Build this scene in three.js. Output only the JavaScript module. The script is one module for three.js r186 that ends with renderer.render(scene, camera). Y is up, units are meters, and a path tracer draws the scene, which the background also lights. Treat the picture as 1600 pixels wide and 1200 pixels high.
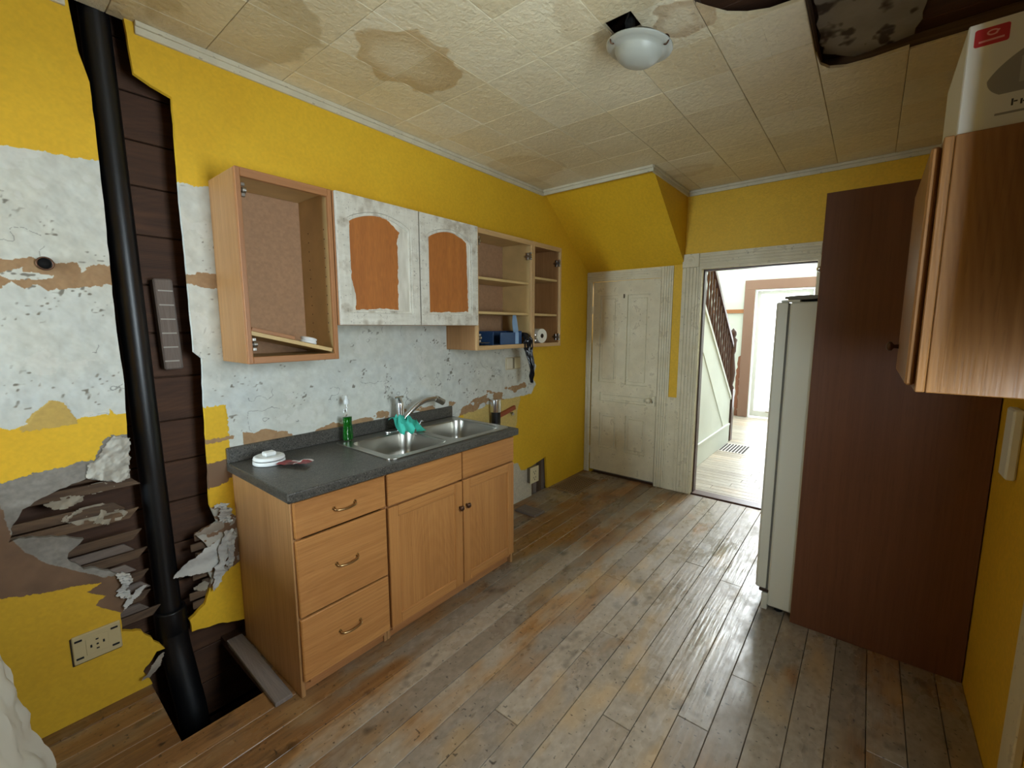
import * as THREE from 'three';
import { mergeGeometries } from 'three/addons/utils/BufferGeometryUtils.js';
import { RectAreaLightUniformsLib } from 'three/addons/lights/RectAreaLightUniformsLib.js';

// ---------------------------------------------------------------- camera, sky, daylight, exposure
const scene = new THREE.Scene();
const renderer = new THREE.WebGLRenderer({ antialias: true });
renderer.toneMapping = THREE.LinearToneMapping;
renderer.toneMappingExposure = 1.15;
renderer.shadowMap.enabled = true;
const camera = new THREE.PerspectiveCamera(2 * Math.atan(600 / 688.15) * 180 / Math.PI, 1600 / 1200, 0.05, 200);
camera.position.set(2.3589, 1.5752, 0.7312);
camera.rotation.order = 'YXZ';
camera.rotation.set(-0.1291, 0.6805, 0);
scene.add(camera);

// overcast sky outside the house
scene.background = new THREE.Color().setRGB(0.90, 0.96, 1.0);
scene.backgroundIntensity = 5.0;

const R0 = 2.802;                                                   // inner face of the right wall
RectAreaLightUniformsLib.init();
function daylight(name, color, intensity, w, h, from, to) {
  const l = new THREE.RectAreaLight(color, intensity, w, h);
  l.name = name; l.position.set(...from); l.lookAt(...to); scene.add(l);
}
// sky light entering through the three openings of the house
daylight('kitchen_window_daylight', new THREE.Color().setRGB(0.68, 0.88, 1.0), 32, 0.80, 1.26, [0.575, 1.7, 3.57], [0.575, 1.7, 0]);
daylight('side_window_daylight', new THREE.Color().setRGB(0.76, 0.91, 1.0), 22, 0.51, 0.94, [R0 + 0.03, 1.65, -0.185], [0, 1.65, -0.185]);
daylight('hall_door_daylight', new THREE.Color().setRGB(0.90, 0.96, 1.0), 5, 0.72, 1.95, [1.2, 1.15, -7.72], [1.2, 1.15, 0]);

daylight('added_landing_light', new THREE.Color().setRGB(0.90, 0.96, 1.0), 48, 1.2, 1.3, [1.5, 3.65, -7.76], [1.5, 3.65, 0]);  // added light from an unseen landing window, brightens hall floor and kitchen ceiling

// ---------------------------------------------------------------- constants
const H = 2.767, R = 2.802, D = -3.4535, NEAR = 3.6, HALL_END = -7.8;

// ---------------------------------------------------------------- random numbers and noise
function rng(seed) { let s = seed | 0; return () => { s = (s + 0x6d2b79f5) | 0; let t = Math.imul(s ^ (s >>> 15), 1 | s); t = (t + Math.imul(t ^ (t >>> 7), 61 | t)) ^ t; return ((t ^ (t >>> 14)) >>> 0) / 4294967296; }; }
const hash = (x, y, s) => { let h = Math.imul(x, 374761393) + Math.imul(y, 668265263) + Math.imul(s, 1442695041); h = Math.imul(h ^ (h >>> 13), 1274126177); return ((h ^ (h >>> 16)) >>> 0) / 4294967296; };
function noise(x, y, s = 0) {
  const xi = Math.floor(x), yi = Math.floor(y), fx = x - xi, fy = y - yi, u = fx * fx * (3 - 2 * fx), v = fy * fy * (3 - 2 * fy);
  const a = hash(xi, yi, s), b = hash(xi + 1, yi, s), c = hash(xi, yi + 1, s), d = hash(xi + 1, yi + 1, s);
  return a + (b - a) * u + (c - a) * v + (a - b - c + d) * u * v;
}
function fbm(x, y, o = 4, s = 0) { let a = 0.5, t = 0, n = 0; for (let i = 0; i < o; i++) { t += a * noise(x, y, s + i * 17); n += a; a *= 0.5; x *= 2.03; y *= 2.03; } return t / n; }
const clamp = (x, a = 0, b = 1) => Math.min(b, Math.max(a, x));
const step = (a, b, x) => { const t = clamp((x - a) / (b - a)); return t * t * (3 - 2 * t); };
const mix3 = (a, b, t) => [a[0] + (b[0] - a[0]) * t, a[1] + (b[1] - a[1]) * t, a[2] + (b[2] - a[2]) * t];
const mul3 = (a, k) => [a[0] * k, a[1] * k, a[2] * k];
function inside(poly, x, y) { let c = false; for (let i = 0, j = poly.length - 1; i < poly.length; j = i++) { const [a, b] = poly[i], [d, e] = poly[j]; if ((b > y) !== (e > y) && x < (d - a) * (y - b) / (e - b) + a) c = !c; } return c; }

// ---------------------------------------------------------------- textures (colour, grain, stains, print)
function tex(w, h, fn, srgb = true, wrap = THREE.RepeatWrapping) {
  const d = new Uint8Array(w * h * 4);
  for (let j = 0; j < h; j++) for (let i = 0; i < w; i++) {
    const c = fn((i + 0.5) / w, (j + 0.5) / h, i, j), k = (j * w + i) * 4;
    if (typeof c === 'number') { d[k] = d[k + 1] = d[k + 2] = clamp(c) * 255; } else { d[k] = clamp(c[0], 0, 255); d[k + 1] = clamp(c[1], 0, 255); d[k + 2] = clamp(c[2], 0, 255); }
    d[k + 3] = 255;
  }
  const t = new THREE.DataTexture(d, w, h, THREE.RGBAFormat);
  t.magFilter = THREE.LinearFilter; t.minFilter = THREE.LinearMipmapLinearFilter; t.generateMipmaps = true;
  t.wrapS = t.wrapT = wrap; if (srgb) t.colorSpace = THREE.SRGBColorSpace; t.needsUpdate = true;
  return t;
}
const std = (color, roughness = 0.7, more = {}) => new THREE.MeshStandardMaterial({ color, roughness, metalness: 0, ...more });
const phys = (color, roughness, more = {}) => new THREE.MeshPhysicalMaterial({ color, roughness, ...more });

function woodTex(light, dark, seed, { streak = 70, cathedral = 0.5, w = 512, h = 1024 } = {}) {   // covers 0.6 m x 1.2 m, grain along v
  const t = tex(w, h, (u, v) => {
    const wob = fbm(u * 3, v * 2, 3, seed) * 0.12;
    const st = fbm((u + wob * 0.15) * streak, v * 3.2, 4, seed + 5), po = noise(u * 260, v * 14, seed + 9);
    const cx = u * 2.2 - 1 + (fbm(v * 1.5, 3, 2, seed + 2) - 0.5) * 0.7, ring = Math.abs(((cx * cx * 3.2 + v * 1.9 + wob * 3) * 5) % 1 - 0.5) * 2;
    const big = fbm(u * 5, v * 2, 3, seed + 31);
    const k = clamp(0.5 + (st - 0.5) * 0.8 + (ring - 0.5) * 0.34 * cathedral + (big - 0.5) * 0.7);
    return mul3(mix3(dark, light, k), po > 0.8 ? 0.94 : 1);
  }, true, THREE.MirroredRepeatWrapping);
  t.repeat.set(1 / 0.6, 1 / 1.2);
  return t;
}
const grainBump = tex(512, 512, (u, v) => 0.5 + (noise(u * 200, v * 8, 3) - 0.5) * 0.6 + (fbm(u * 60, v * 4, 3, 7) - 0.5) * 0.6, false, THREE.MirroredRepeatWrapping); grainBump.repeat.set(2, 1);
function wood(light, dark, seed, rough = 0.45, opt = {}) { return std(0xffffff, rough, { map: woodTex(light, dark, seed, opt), bumpMap: grainBump, bumpScale: 0.0003 }); }

const M = {};
M.oak = wood([196, 140, 80], [164, 108, 56], 11, 0.42);
M.oakSide = wood([184, 140, 92], [150, 106, 62], 23, 0.5, { cathedral: 0.15 });
M.oakRed = wood([178, 124, 76], [150, 98, 56], 37, 0.5, { cathedral: 0.2 });
M.honey = wood([156, 110, 62], [128, 86, 42], 41, 0.4, { cathedral: 0.9 });
M.walnut = wood([116, 74, 50], [97, 59, 38], 53, 0.45, { cathedral: 0.1 });
M.melamine = std(0xffffff, 0.5, { map: (() => { const t = tex(256, 256, (u, v) => mul3([206, 176, 120], 0.94 + 0.12 * fbm(u * 6, v * 6, 4, 3))); t.repeat.set(2, 2); return t; })() });
M.birch = wood([208, 172, 120], [180, 140, 90], 29, 0.5, { cathedral: 0.1 });
M.backBoard = std(0xffffff, 0.75, { map: (() => { const t = tex(256, 256, (u, v) => mul3([168, 130, 96], 0.93 + 0.14 * fbm(u * 40, v * 40, 3, 8))); t.repeat.set(2, 2); return t; })() });
M.oldWood = wood([120, 96, 72], [62, 46, 34], 61, 0.85, { streak: 40 });
M.greyWood = wood([128, 116, 108], [92, 80, 72], 67, 0.85, { streak: 40 });
M.sheath = wood([96, 62, 38], [58, 35, 20], 71, 0.75, { streak: 30 });
M.darkOak = wood([92, 58, 44], [54, 30, 24], 79, 0.4);
M.stairOak = wood([176, 118, 74], [140, 88, 52], 83, 0.5);
M.steel = std(0xb9b7b0, 0.28, { metalness: 1 });
M.chrome = std(0xe6e8ea, 0.2, { metalness: 1 });
M.brass = std(0xa98c62, 0.3, { metalness: 1 });
M.bronze = std(0x5a4030, 0.35, { metalness: 0.8 });
M.nickel = std(0xb0aca4, 0.3, { metalness: 1 });
M.abs = std(0x0c0c0e, 0.38);
M.black = std(0x080707, 0.8);
M.white = std(0xe4e6e4, 0.45);
M.plaster = std(0xb9b7ae, 0.9);
M.glass = phys(0xffffff, 0.0, { transmission: 1, thickness: 0, ior: 1.5 });

// ---------------------------------------------------------------- geometry helpers
const V = (x, y, z) => new THREE.Vector3(x, y, z);
// boxes with chamfered edges, uv in metres, v along the grain axis g (0 x, 1 y, 2 z)
function bx(x0, x1, y0, y1, z0, z1, { c = 0.002, g = 1, off = [0, 0] } = {}) {
  const lo = [x0, y0, z0], hi = [x1, y1, z1], m = lo.map((a, i) => (a + hi[i]) / 2), h = lo.map((a, i) => (hi[i] - a) / 2);
  c = Math.min(c, ...h.map((k) => k * 0.49));
  const pos = [], nor = [], uv = [];
  const P = (a, s) => [0, 1, 2].map((i) => m[i] + s[i] * (h[i] - (i === a ? 0 : c)));
  const face = (pts, out) => {
    const [a, b, d] = pts.map((p) => V(...p)), n = b.clone().sub(a).cross(d.clone().sub(a)).normalize();
    if (n.dot(V(...out)) < 0) { pts.reverse(); n.negate(); }
    const an = [Math.abs(n.x), Math.abs(n.y), Math.abs(n.z)], ax = an.indexOf(Math.max(...an));
    const vAx = ax === g ? (g + 1) % 3 : g, uAx = 3 - ax - vAx;
    for (let i = 1; i + 1 < pts.length; i++) for (const p of [pts[0], pts[i], pts[i + 1]]) { pos.push(...p); nor.push(n.x, n.y, n.z); uv.push(p[uAx] + off[0], p[vAx] + off[1]); }
  };
  for (let a = 0; a < 3; a++) for (const s of [-1, 1]) {
    const b = (a + 1) % 3, d = (a + 2) % 3, mk = (q, r) => { const t = [0, 0, 0]; t[a] = s; t[b] = q; t[d] = r; return t; }, o = [0, 0, 0]; o[a] = s;
    face([mk(-1, -1), mk(1, -1), mk(1, 1), mk(-1, 1)].map((t) => P(a, t)), o);
  }
  for (let d = 0; d < 3; d++) { const a = (d + 1) % 3, b = (d + 2) % 3; for (const sa of [-1, 1]) for (const sb of [-1, 1]) {
    const mk = (q) => { const t = [0, 0, 0]; t[a] = sa; t[b] = sb; t[d] = q; return t; }, o = [0, 0, 0]; o[a] = sa; o[b] = sb;
    face([P(a, mk(-1)), P(a, mk(1)), P(b, mk(1)), P(b, mk(-1))], o);
  } }
  for (const sx of [-1, 1]) for (const sy of [-1, 1]) for (const sz of [-1, 1]) face([0, 1, 2].map((a) => P(a, [sx, sy, sz])), [sx, sy, sz]);
  const geo = new THREE.BufferGeometry();
  geo.setAttribute('position', new THREE.Float32BufferAttribute(pos, 3)); geo.setAttribute('normal', new THREE.Float32BufferAttribute(nor, 3)); geo.setAttribute('uv', new THREE.Float32BufferAttribute(uv, 2));
  return geo;
}
function flat(geo) { const g = geo.index ? geo.toNonIndexed() : geo; for (const k of Object.keys(g.attributes)) if (!['position', 'normal', 'uv'].includes(k)) g.deleteAttribute(k); return g; }
const join = (list) => list.length === 1 ? list[0] : mergeGeometries(list.map(flat));
// uv in metres on any geometry from the way each triangle faces
function metreUV(geo, g = 1, off = [0, 0]) {
  geo = flat(geo); const p = geo.attributes.position, uv = new Float32Array(p.count * 2), a = V(), b = V(), c = V();
  for (let i = 0; i < p.count; i += 3) {
    a.fromBufferAttribute(p, i); b.fromBufferAttribute(p, i + 1); c.fromBufferAttribute(p, i + 2);
    const n = b.clone().sub(a).cross(c.clone().sub(a)), an = [Math.abs(n.x), Math.abs(n.y), Math.abs(n.z)], ax = an.indexOf(Math.max(...an));
    const vAx = ax === g ? (g + 1) % 3 : g, uAx = 3 - ax - vAx;
    [a, b, c].forEach((q, k) => { const t = [q.x, q.y, q.z]; uv[(i + k) * 2] = t[uAx] + off[0]; uv[(i + k) * 2 + 1] = t[vAx] + off[1]; });
  }
  geo.setAttribute('uv', new THREE.BufferAttribute(uv, 2)); return geo;
}
const shapeOf = (pts, holes = []) => { const s = new THREE.Shape(pts.map(([x, y]) => new THREE.Vector2(x, y))); s.holes = holes.map((h) => new THREE.Path(h.map(([x, y]) => new THREE.Vector2(x, y)))); return s; };
// an outline given as (z, y), extruded from x0 to x1
function slabX(pts, x0, x1, { holes = [], bevel = 0, g = 1, off } = {}) {
  const f = (l) => l.map(([z, y]) => [-z, y]);
  const geo = new THREE.ExtrudeGeometry(shapeOf(f(pts), holes.map(f)), { depth: x1 - x0 - 2 * bevel, bevelEnabled: bevel > 0, bevelThickness: bevel, bevelSize: bevel, bevelOffset: -bevel, bevelSegments: 2, curveSegments: 12 });
  geo.translate(0, 0, bevel); geo.rotateY(Math.PI / 2); geo.translate(x0, 0, 0); return metreUV(geo, g, off);
}
// an outline given as (x, y), extruded from z0 to z1
function slabZ(pts, z0, z1, { holes = [], bevel = 0, g = 1, off } = {}) {
  const geo = new THREE.ExtrudeGeometry(shapeOf(pts, holes), { depth: z1 - z0 - 2 * bevel, bevelEnabled: bevel > 0, bevelThickness: bevel, bevelSize: bevel, bevelOffset: -bevel, bevelSegments: 2 });
  geo.translate(0, 0, z0 + bevel); return metreUV(geo, g, off);
}
// an outline given as (x, z), extruded from y0 to y1
function slabY(pts, y0, y1, { holes = [], bevel = 0, g = 2, off } = {}) {
  const f = (l) => l.map(([x, z]) => [x, -z]);
  const geo = new THREE.ExtrudeGeometry(shapeOf(f(pts), holes.map(f)), { depth: y1 - y0 - 2 * bevel, bevelEnabled: bevel > 0, bevelThickness: bevel, bevelSize: bevel, bevelOffset: -bevel, bevelSegments: 3 });
  geo.translate(0, 0, bevel); geo.rotateX(-Math.PI / 2); geo.translate(0, y0, 0); return metreUV(geo, g, off);
}
function tube(pts, r, seg = 32, rad = 10, closed = false) { return new THREE.TubeGeometry(new THREE.CatmullRomCurve3(pts.map((p) => V(...p)), closed), seg, r, rad, closed); }
function rod(a, b, r0, r1 = r0, n = 20) {
  const A = V(...a), B = V(...b), d = B.clone().sub(A), geo = new THREE.CylinderGeometry(r1, r0, d.length(), n, 1);
  geo.applyQuaternion(new THREE.Quaternion().setFromUnitVectors(V(0, 1, 0), d.clone().normalize())); geo.translate(...A.add(B).multiplyScalar(0.5).toArray()); return geo;
}
const lathe = (pts, at, n = 32) => { const g = new THREE.LatheGeometry(pts.map(([r, y]) => new THREE.Vector2(r, y)), n); g.translate(...at); return g; };
// jagged outline: every edge broken into short uneven steps
function ragged(pts, size, amount, seed, close = false) {
  const r = rng(seed), out = [];
  for (let i = 0; i < pts.length - (close ? 0 : 1); i++) {
    const [a, b] = pts[i], [c, d] = pts[(i + 1) % pts.length], L = Math.hypot(c - a, d - b), n = Math.max(1, Math.round(L / size)); out.push([a, b]);
    for (let k = 1; k < n; k++) { const t = (k + (r() - 0.5) * 0.5) / n, j = (r() - 0.5) * 2 * amount; out.push([a + (c - a) * t - (d - b) / L * j, b + (d - b) * t + (c - a) / L * j]); }
  }
  if (!close) out.push(pts[pts.length - 1]);
  return out;
}
// a thin curved sheet filling an outline given as (z, y); fx says how far it stands off the wall
function sheetX(pts, cell, fx) {
  const zs = pts.map((p) => p[0]), ys = pts.map((p) => p[1]), z0 = Math.min(...zs), z1 = Math.max(...zs), y0 = Math.min(...ys), y1 = Math.max(...ys), nz = Math.ceil((z1 - z0) / cell), ny = Math.ceil((y1 - y0) / cell), pos = [], idx = [], at = (i, j) => j * (nz + 1) + i;
  for (let j = 0; j <= ny; j++) for (let i = 0; i <= nz; i++) { const z = z0 + i * cell, y = y0 + j * cell; pos.push(fx(z, y), y, z); }
  for (let j = 0; j < ny; j++) for (let i = 0; i < nz; i++) if (inside(pts, z0 + (i + 0.5) * cell, y0 + (j + 0.5) * cell)) idx.push(at(i, j), at(i, j + 1), at(i + 1, j), at(i + 1, j), at(i, j + 1), at(i + 1, j + 1));
  const g = new THREE.BufferGeometry(); g.setAttribute('position', new THREE.Float32BufferAttribute(pos, 3)); g.setAttribute('uv', new THREE.Float32BufferAttribute(new Float32Array(pos.length / 3 * 2), 2)); g.setIndex(idx); g.computeVertexNormals(); return flat(g);
}
function roundRect(x0, x1, y0, y1, r, n = 6) {
  const out = [];
  for (const [cx, cy, a0] of [[x1 - r, y1 - r, 0], [x0 + r, y1 - r, 90], [x0 + r, y0 + r, 180], [x1 - r, y0 + r, 270]]) for (let i = 0; i <= n; i++) { const a = (a0 + 90 * i / n) * Math.PI / 180; out.push([cx + r * Math.cos(a), cy + r * Math.sin(a)]); }
  return out;
}

// ---------------------------------------------------------------- things, parts and the setting
const used = new Map();
function numbered(name) { const n = used.get(name) || 0; used.set(name, n + 1); return n ? `${name}_${String(n).padStart(3, '0')}` : name; }
function thing(name, label, category, at = [0, 0, 0], group) {      // a Group at the thing's base; its parts are given in room coordinates
  const o = new THREE.Group(); o.name = numbered(name); o.position.set(...at); o.userData = { label, category }; if (group) o.userData.group = group; scene.add(o); return o;
}
function part(parent, name, geo, mat, label) {
  let p = parent; while (p && p !== scene) { geo.translate(-p.position.x, -p.position.y, -p.position.z); p = p.parent; }
  const m = new THREE.Mesh(geo, mat); m.name = name; if (label) m.userData.label = label; parent.add(m); return m;
}
function single(name, geo, mat, label, category, group) {           // a thing that is one mesh, set at its base
  geo.computeBoundingBox(); const b = geo.boundingBox, at = [(b.min.x + b.max.x) / 2, b.min.y, (b.min.z + b.max.z) / 2]; geo.translate(-at[0], -at[1], -at[2]);
  const m = new THREE.Mesh(geo, mat); m.name = numbered(name); m.position.set(...at); m.userData = { label, category }; if (group) m.userData.group = group; scene.add(m); return m;
}
function struct(name, geo, mat, label, category) { const m = new THREE.Mesh(geo, mat); m.name = numbered(name); m.userData = { kind: 'structure', label, category }; scene.add(m); return m; }

// ================================================================ THE ROOM
// ---- sink wall: yellow paint over stripped white plaster, scraped bands, torn paper
const WZ0 = 0.9, WL = 0.9 - D;
const YEL = [214, 168, 28], WHT = [196, 198, 190], TAN = [150, 116, 80], MUD = [108, 82, 60];
const poly = {
  whiteL: [[0.95, 2.185], [0.6, 2.193], [0.3, 2.208], [0.3, 1.222], [0.383, 1.224], [0.392, 1.244], [0.398, 1.224], [0.495, 1.222], [0.516, 1.292], [0.552, 1.302], [0.597, 1.262], [0.626, 1.216], [0.95, 1.215]],
  mound: [[0.64, 1.2], [0.626, 1.222], [0.597, 1.262], [0.552, 1.302], [0.516, 1.292], [0.495, 1.222], [0.49, 1.2]],
  bandL: [[0.95, 1.81], [0.628, 1.807], [0.551, 1.822], [0.536, 1.815], [0.488, 1.811], [0.436, 1.822], [0.425, 1.785], [0.401, 1.816], [0.3, 1.813], [0.3, 1.745], [0.463, 1.72], [0.515, 1.703], [0.545, 1.726], [0.578, 1.708], [0.606, 1.733], [0.638, 1.709], [0.95, 1.72]],
  bandHole: [[0.95, 1.765], [0.633, 1.757], [0.578, 1.786], [0.58, 1.77], [0.501, 1.764], [0.51, 1.749], [0.606, 1.737], [0.634, 1.748], [0.95, 1.745]],
  bandR: [[0.12, 1.81], [0.073, 1.802], [0.033, 1.819], [-0.03, 1.816], [-0.03, 1.752], [0.031, 1.752], [0.079, 1.765], [0.12, 1.77]],
  greyL: [[0.95, 1.01], [0.705, 1.025], [0.585, 1.041], [0.452, 1.051], [0.427, 1.119], [0.396, 1.139], [0.3, 1.124], [0.3, 0.4], [0.95, 0.4]],
  mudL: [[0.95, 0.98], [0.713, 0.944], [0.702, 0.82], [0.67, 0.752], [0.619, 0.685], [0.529, 0.605], [0.476, 0.561], [0.427, 0.552], [0.3, 0.52], [0.3, 0.36], [0.436, 0.378], [0.505, 0.455], [0.474, 0.481], [0.527, 0.522], [0.478, 0.539], [0.587, 0.565], [0.746, 0.606], [0.95, 0.63]],
  yellowLow: [[0.95, 0.63], [0.746, 0.606], [0.587, 0.565], [0.478, 0.539], [0.527, 0.522], [0.474, 0.481], [0.505, 0.455], [0.436, 0.378], [0.2, 0.36], [0.2, -0.1], [0.95, -0.1]],
  whiteB: [[0.2, 2.185], [0.041, 2.187], [-0.016, 2.2], [-0.4, 2.19], [-1.5, 2.12], [-2.3, 2.1], [-2.38, 1.6], [-2.381, 1.382], [-2.537, 1.218], [-2.479, 1.117], [-2.539, 1.053], [-2.461, 0.972], [-2.183, 0.966], [-2.014, 0.966], [-1.5, 0.9], [-0.018, 0.9], [-0.021, 1.058], [-0.015, 1.206], [0.2, 1.195]],
  beige: [[-1.6, 0.98], [-1.997, 0.972], [-2.3, 0.972], [-2.272, 0.852], [-2.237, 0.697], [-1.932, 0.7], [-1.6, 0.7]],
  strip1: [[0.2, 1.046], [-0.04, 1.05], [-0.04, 1.036], [0.02, 1.03], [0.2, 1.022]],
  strip2: [[0.2, 0.95], [-0.05, 0.94], [-0.05, 0.88], [0.02, 0.83], [0.2, 0.8]],
  tornR: [[0.3, 0.74], [0.02, 0.72], [-0.05, 0.6], [-0.02, 0.42], [0.08, 0.36], [0.3, 0.2]],
  patch: [[-2.1, 0.42], [-2.26, 0.37], [-2.3, 0.3], [-2.5, 0.24], [-2.5, -0.1], [-2.1, -0.1]],
};
const wallTex = tex(2048, 1300, (u, v) => {
  const z0 = WZ0 - u * WL, y0 = v * H;
  const j1 = (fbm(z0 * 14, y0 * 14, 3, 1) - 0.5) * 0.05, j2 = (fbm(z0 * 14, y0 * 14, 3, 2) - 0.5) * 0.05, j3 = (noise(z0 * 120, y0 * 120, 3) - 0.5) * 0.008;
  const z = z0 + j1 + j3, y = y0 + j2 + j3, zs = z0 + j1 * 0.35 + j3, ys = y0 + j2 * 0.35 + j3, grain = fbm(z0 * 90, y0 * 90, 3, 5), big = fbm(z0 * 3.1, y0 * 3.1, 4, 6);
  let c = mul3(mix3([214, 166, 26], [228, 186, 40], big), 0.96 + 0.08 * grain);
  const white = () => {
    const n = fbm(z0 * 9, y0 * 9, 5, 9), m = fbm(z0 * 30, y0 * 30, 4, 12), warm = fbm(z0 * 1.6 + 3, y0 * 1.6, 3, 14) * 0.6 + n * 0.4;
    let w = mix3([204, 213, 215], [202, 196, 174], clamp(warm * 0.9)); w = mul3(w, 0.93 + 0.13 * m);
    const scr = noise(z0 * 80 + y0 * 30, y0 * 100, 21) * fbm(z0 * 13, y0 * 13, 3, 22); if (scr > 0.53) w = mix3(w, [124, 120, 108], clamp((scr - 0.53) * 7));
    const cr = Math.abs(fbm(z0 * 7, y0 * 7, 4, 33) - 0.5); if (cr < 0.005 && fbm(z0 * 5, y0 * 5, 2, 34) > 0.56) w = mul3(w, 0.72);
    if (n > 0.66) w = mix3(w, [214, 214, 206], 0.5);
    return w;
  };
  const tan = () => mul3(mix3(TAN, [168, 136, 98], fbm(z0 * 40, y0 * 40, 3, 44)), 0.95 + grain * 0.1);
  if (z0 > 0.2) {
    if (inside(poly.whiteL, zs, ys)) { c = white(); if (inside(poly.bandL, zs, ys) && !inside(poly.bandHole, zs, ys)) c = tan(); }
    if (inside(poly.mound, zs, ys)) c = mul3([190, 160, 84], 0.95 + grain * 0.1);
    if (inside(poly.greyL, zs, ys)) c = mul3(mix3([150, 146, 138], [112, 106, 98], fbm(z0 * 12, y0 * 30, 4, 51)), 0.9 + 0.2 * grain);
    if (inside(poly.mudL, zs, ys)) c = mul3(MUD, 0.9 + 0.25 * fbm(z0 * 20, y0 * 20, 3, 52));
    if (inside(poly.yellowLow, zs, ys)) c = mul3(mix3([196, 152, 26], [210, 168, 36], big), 0.96 + 0.08 * grain);
  } else {
    if (inside(poly.beige, z, y)) c = mul3([204, 178, 104], 0.94 + 0.12 * grain);
    if (inside(poly.whiteB, zs, ys)) {
      c = white(); if (inside(poly.bandR, zs, ys)) c = tan();
      const low = step(1.12, 1.0, y0), sp = fbm(z0 * 8, y0 * 16, 4, 61); if (z0 < -0.08 && sp * (0.55 + 0.6 * low) > 0.56) c = tan();
    }
    if (inside(poly.strip1, zs, ys)) c = tan();
    if (inside(poly.strip2, zs, ys)) c = mul3(MUD, 1.1);
    if (inside(poly.tornR, zs, ys)) c = fbm(z0 * 30, y0 * 30, 3, 71) > 0.5 ? mul3(MUD, 1.15) : [170, 164, 152];
    if (inside(poly.patch, z, y)) c = mul3([196, 188, 168], 0.92 + 0.16 * grain);
  }
  return c;
}, true, THREE.ClampToEdgeWrapping);
const wallBump = tex(1024, 650, (u, v) => {
  const z0 = WZ0 - u * WL, y0 = v * H; let k = 0.5 + (fbm(z0 * 20, y0 * 20, 4, 5) - 0.5) * 0.15;
  const w = inside(z0 > 0.2 ? poly.whiteL : poly.whiteB, z0, y0);
  if (w) { const n = fbm(z0 * 9, y0 * 9, 4, 9); k += -0.18 + (n - 0.5) * 0.6 + (fbm(z0 * 40, y0 * 40, 3, 12) - 0.5) * 0.5; }
  return k;
}, false, THREE.ClampToEdgeWrapping);
M.sinkWall = std(0xffffff, 0.72, { map: wallTex, bumpMap: wallBump, bumpScale: 0.004 });
const yellowTex = tex(512, 512, (u, v) => mul3(mix3([214, 168, 28], [226, 182, 40], fbm(u * 5, v * 5, 4, 81)), 0.96 + 0.08 * fbm(u * 120, v * 120, 2, 82)), true, THREE.MirroredRepeatWrapping); yellowTex.repeat.set(0.7, 0.7);
const rollerBump = tex(512, 512, (u, v) => fbm(u * 90, v * 90, 3, 85), false, THREE.MirroredRepeatWrapping); rollerBump.repeat.set(1.5, 1.5);
M.yellow = std(0xffffff, 0.6, { map: yellowTex, bumpMap: rollerBump, bumpScale: 0.0008 });

const leftEdge = [[0.376, H], [0.363, 2.584], [0.341, 2.488], [0.34, 2.257], [0.34, 2.093], [0.343, 1.803], [0.345, 1.602], [0.340, 1.343], [0.35, 1.124], [0.37, 0.97], [0.383, 0.938], [0.435, 0.956], [0.486, 0.981], [0.562, 0.961], [0.611, 0.941], [0.662, 0.913], [0.69, 0.864], [0.706, 0.802],
  [0.68, 0.809], [0.598, 0.784], [0.515, 0.742], [0.562, 0.702], [0.567, 0.681], [0.526, 0.617], [0.491, 0.607], [0.429, 0.553], [0.41, 0.498], [0.413, 0.482], [0.392, 0.413], [0.436, 0.378], [0.439, 0.298], [0.375, 0.263], [0.33, 0.181], [0.304, 0.137], [0.334, 0.14], [0.386, 0.077], [0.36, 0]];
const rightEdge = [[-0.03, 0], [-0.03, 0.09], [-0.017, 0.103], [0.04, 0.12], [0.094, 0.141], [0.147, 0.148], [0.2, 0.158], [0.205, 0.22], [0.141, 0.263], [0.103, 0.376], [0.118, 0.428], [0.11, 0.46], [0.147, 0.515], [0.095, 0.519], [0.113, 0.558], [0.15, 0.62], [0.06, 0.648], [0.083, 0.738], [0.075, 0.954], [0.067, 1.316], [0.061, 1.433], [0.09, 1.463], [0.089, 1.842], [0.09, 2.15], [0.088, 2.254], [0.085, 2.53], [0.15, 2.55], [0.205, 2.575], [0.219, H]];
const wallGeo = join([
  slabX([[WZ0, 0], [WZ0, H], ...ragged(leftEdge.slice(0, 10), 0.05, 0.0012, 5), ...ragged(leftEdge.slice(10), 0.018, 0.0035, 5)], -0.022, 0),
  slabX([...ragged(rightEdge.slice(0, 17), 0.018, 0.003, 6), ...ragged(rightEdge.slice(17), 0.045, 0.0014, 6), [D, H], [D, 0], [-2.735, 0], [-2.73, 0.02], [-2.707, 0.326], [-2.47, 0.285], [-2.475, 0.0]], -0.022, 0),
]);
{ const p = wallGeo.attributes.position, uv = wallGeo.attributes.uv; for (let i = 0; i < p.count; i++) uv.setXY(i, (WZ0 - p.getZ(i)) / WL, p.getY(i) / H); }
const wallLeft = struct('wall_left', wallGeo, M.sinkWall, 'yellow and stripped white plaster wall behind the sink, torn open around the black pipe', 'wall');
struct('wall_left', bx(-0.16, -0.001, -0.45, 2.95, WZ0, NEAR + 0.1, { c: 0 }), M.yellow, 'plain yellow continuation of the sink wall towards the window', 'wall');
struct('wall_left', bx(-0.24, -0.165, -0.45, 2.95, D - 0.14, WZ0, { c: 0 }), M.sheath, 'outer skin of the sink wall behind the boards', 'wall');
const greyPlaster = tex(128, 128, (u, v) => mul3([182, 178, 166], 0.8 + 0.35 * fbm(u * 9, v * 9, 4, 77)));
M.crumb = std(0x8f8676, 0.95, { side: THREE.DoubleSide });
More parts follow.
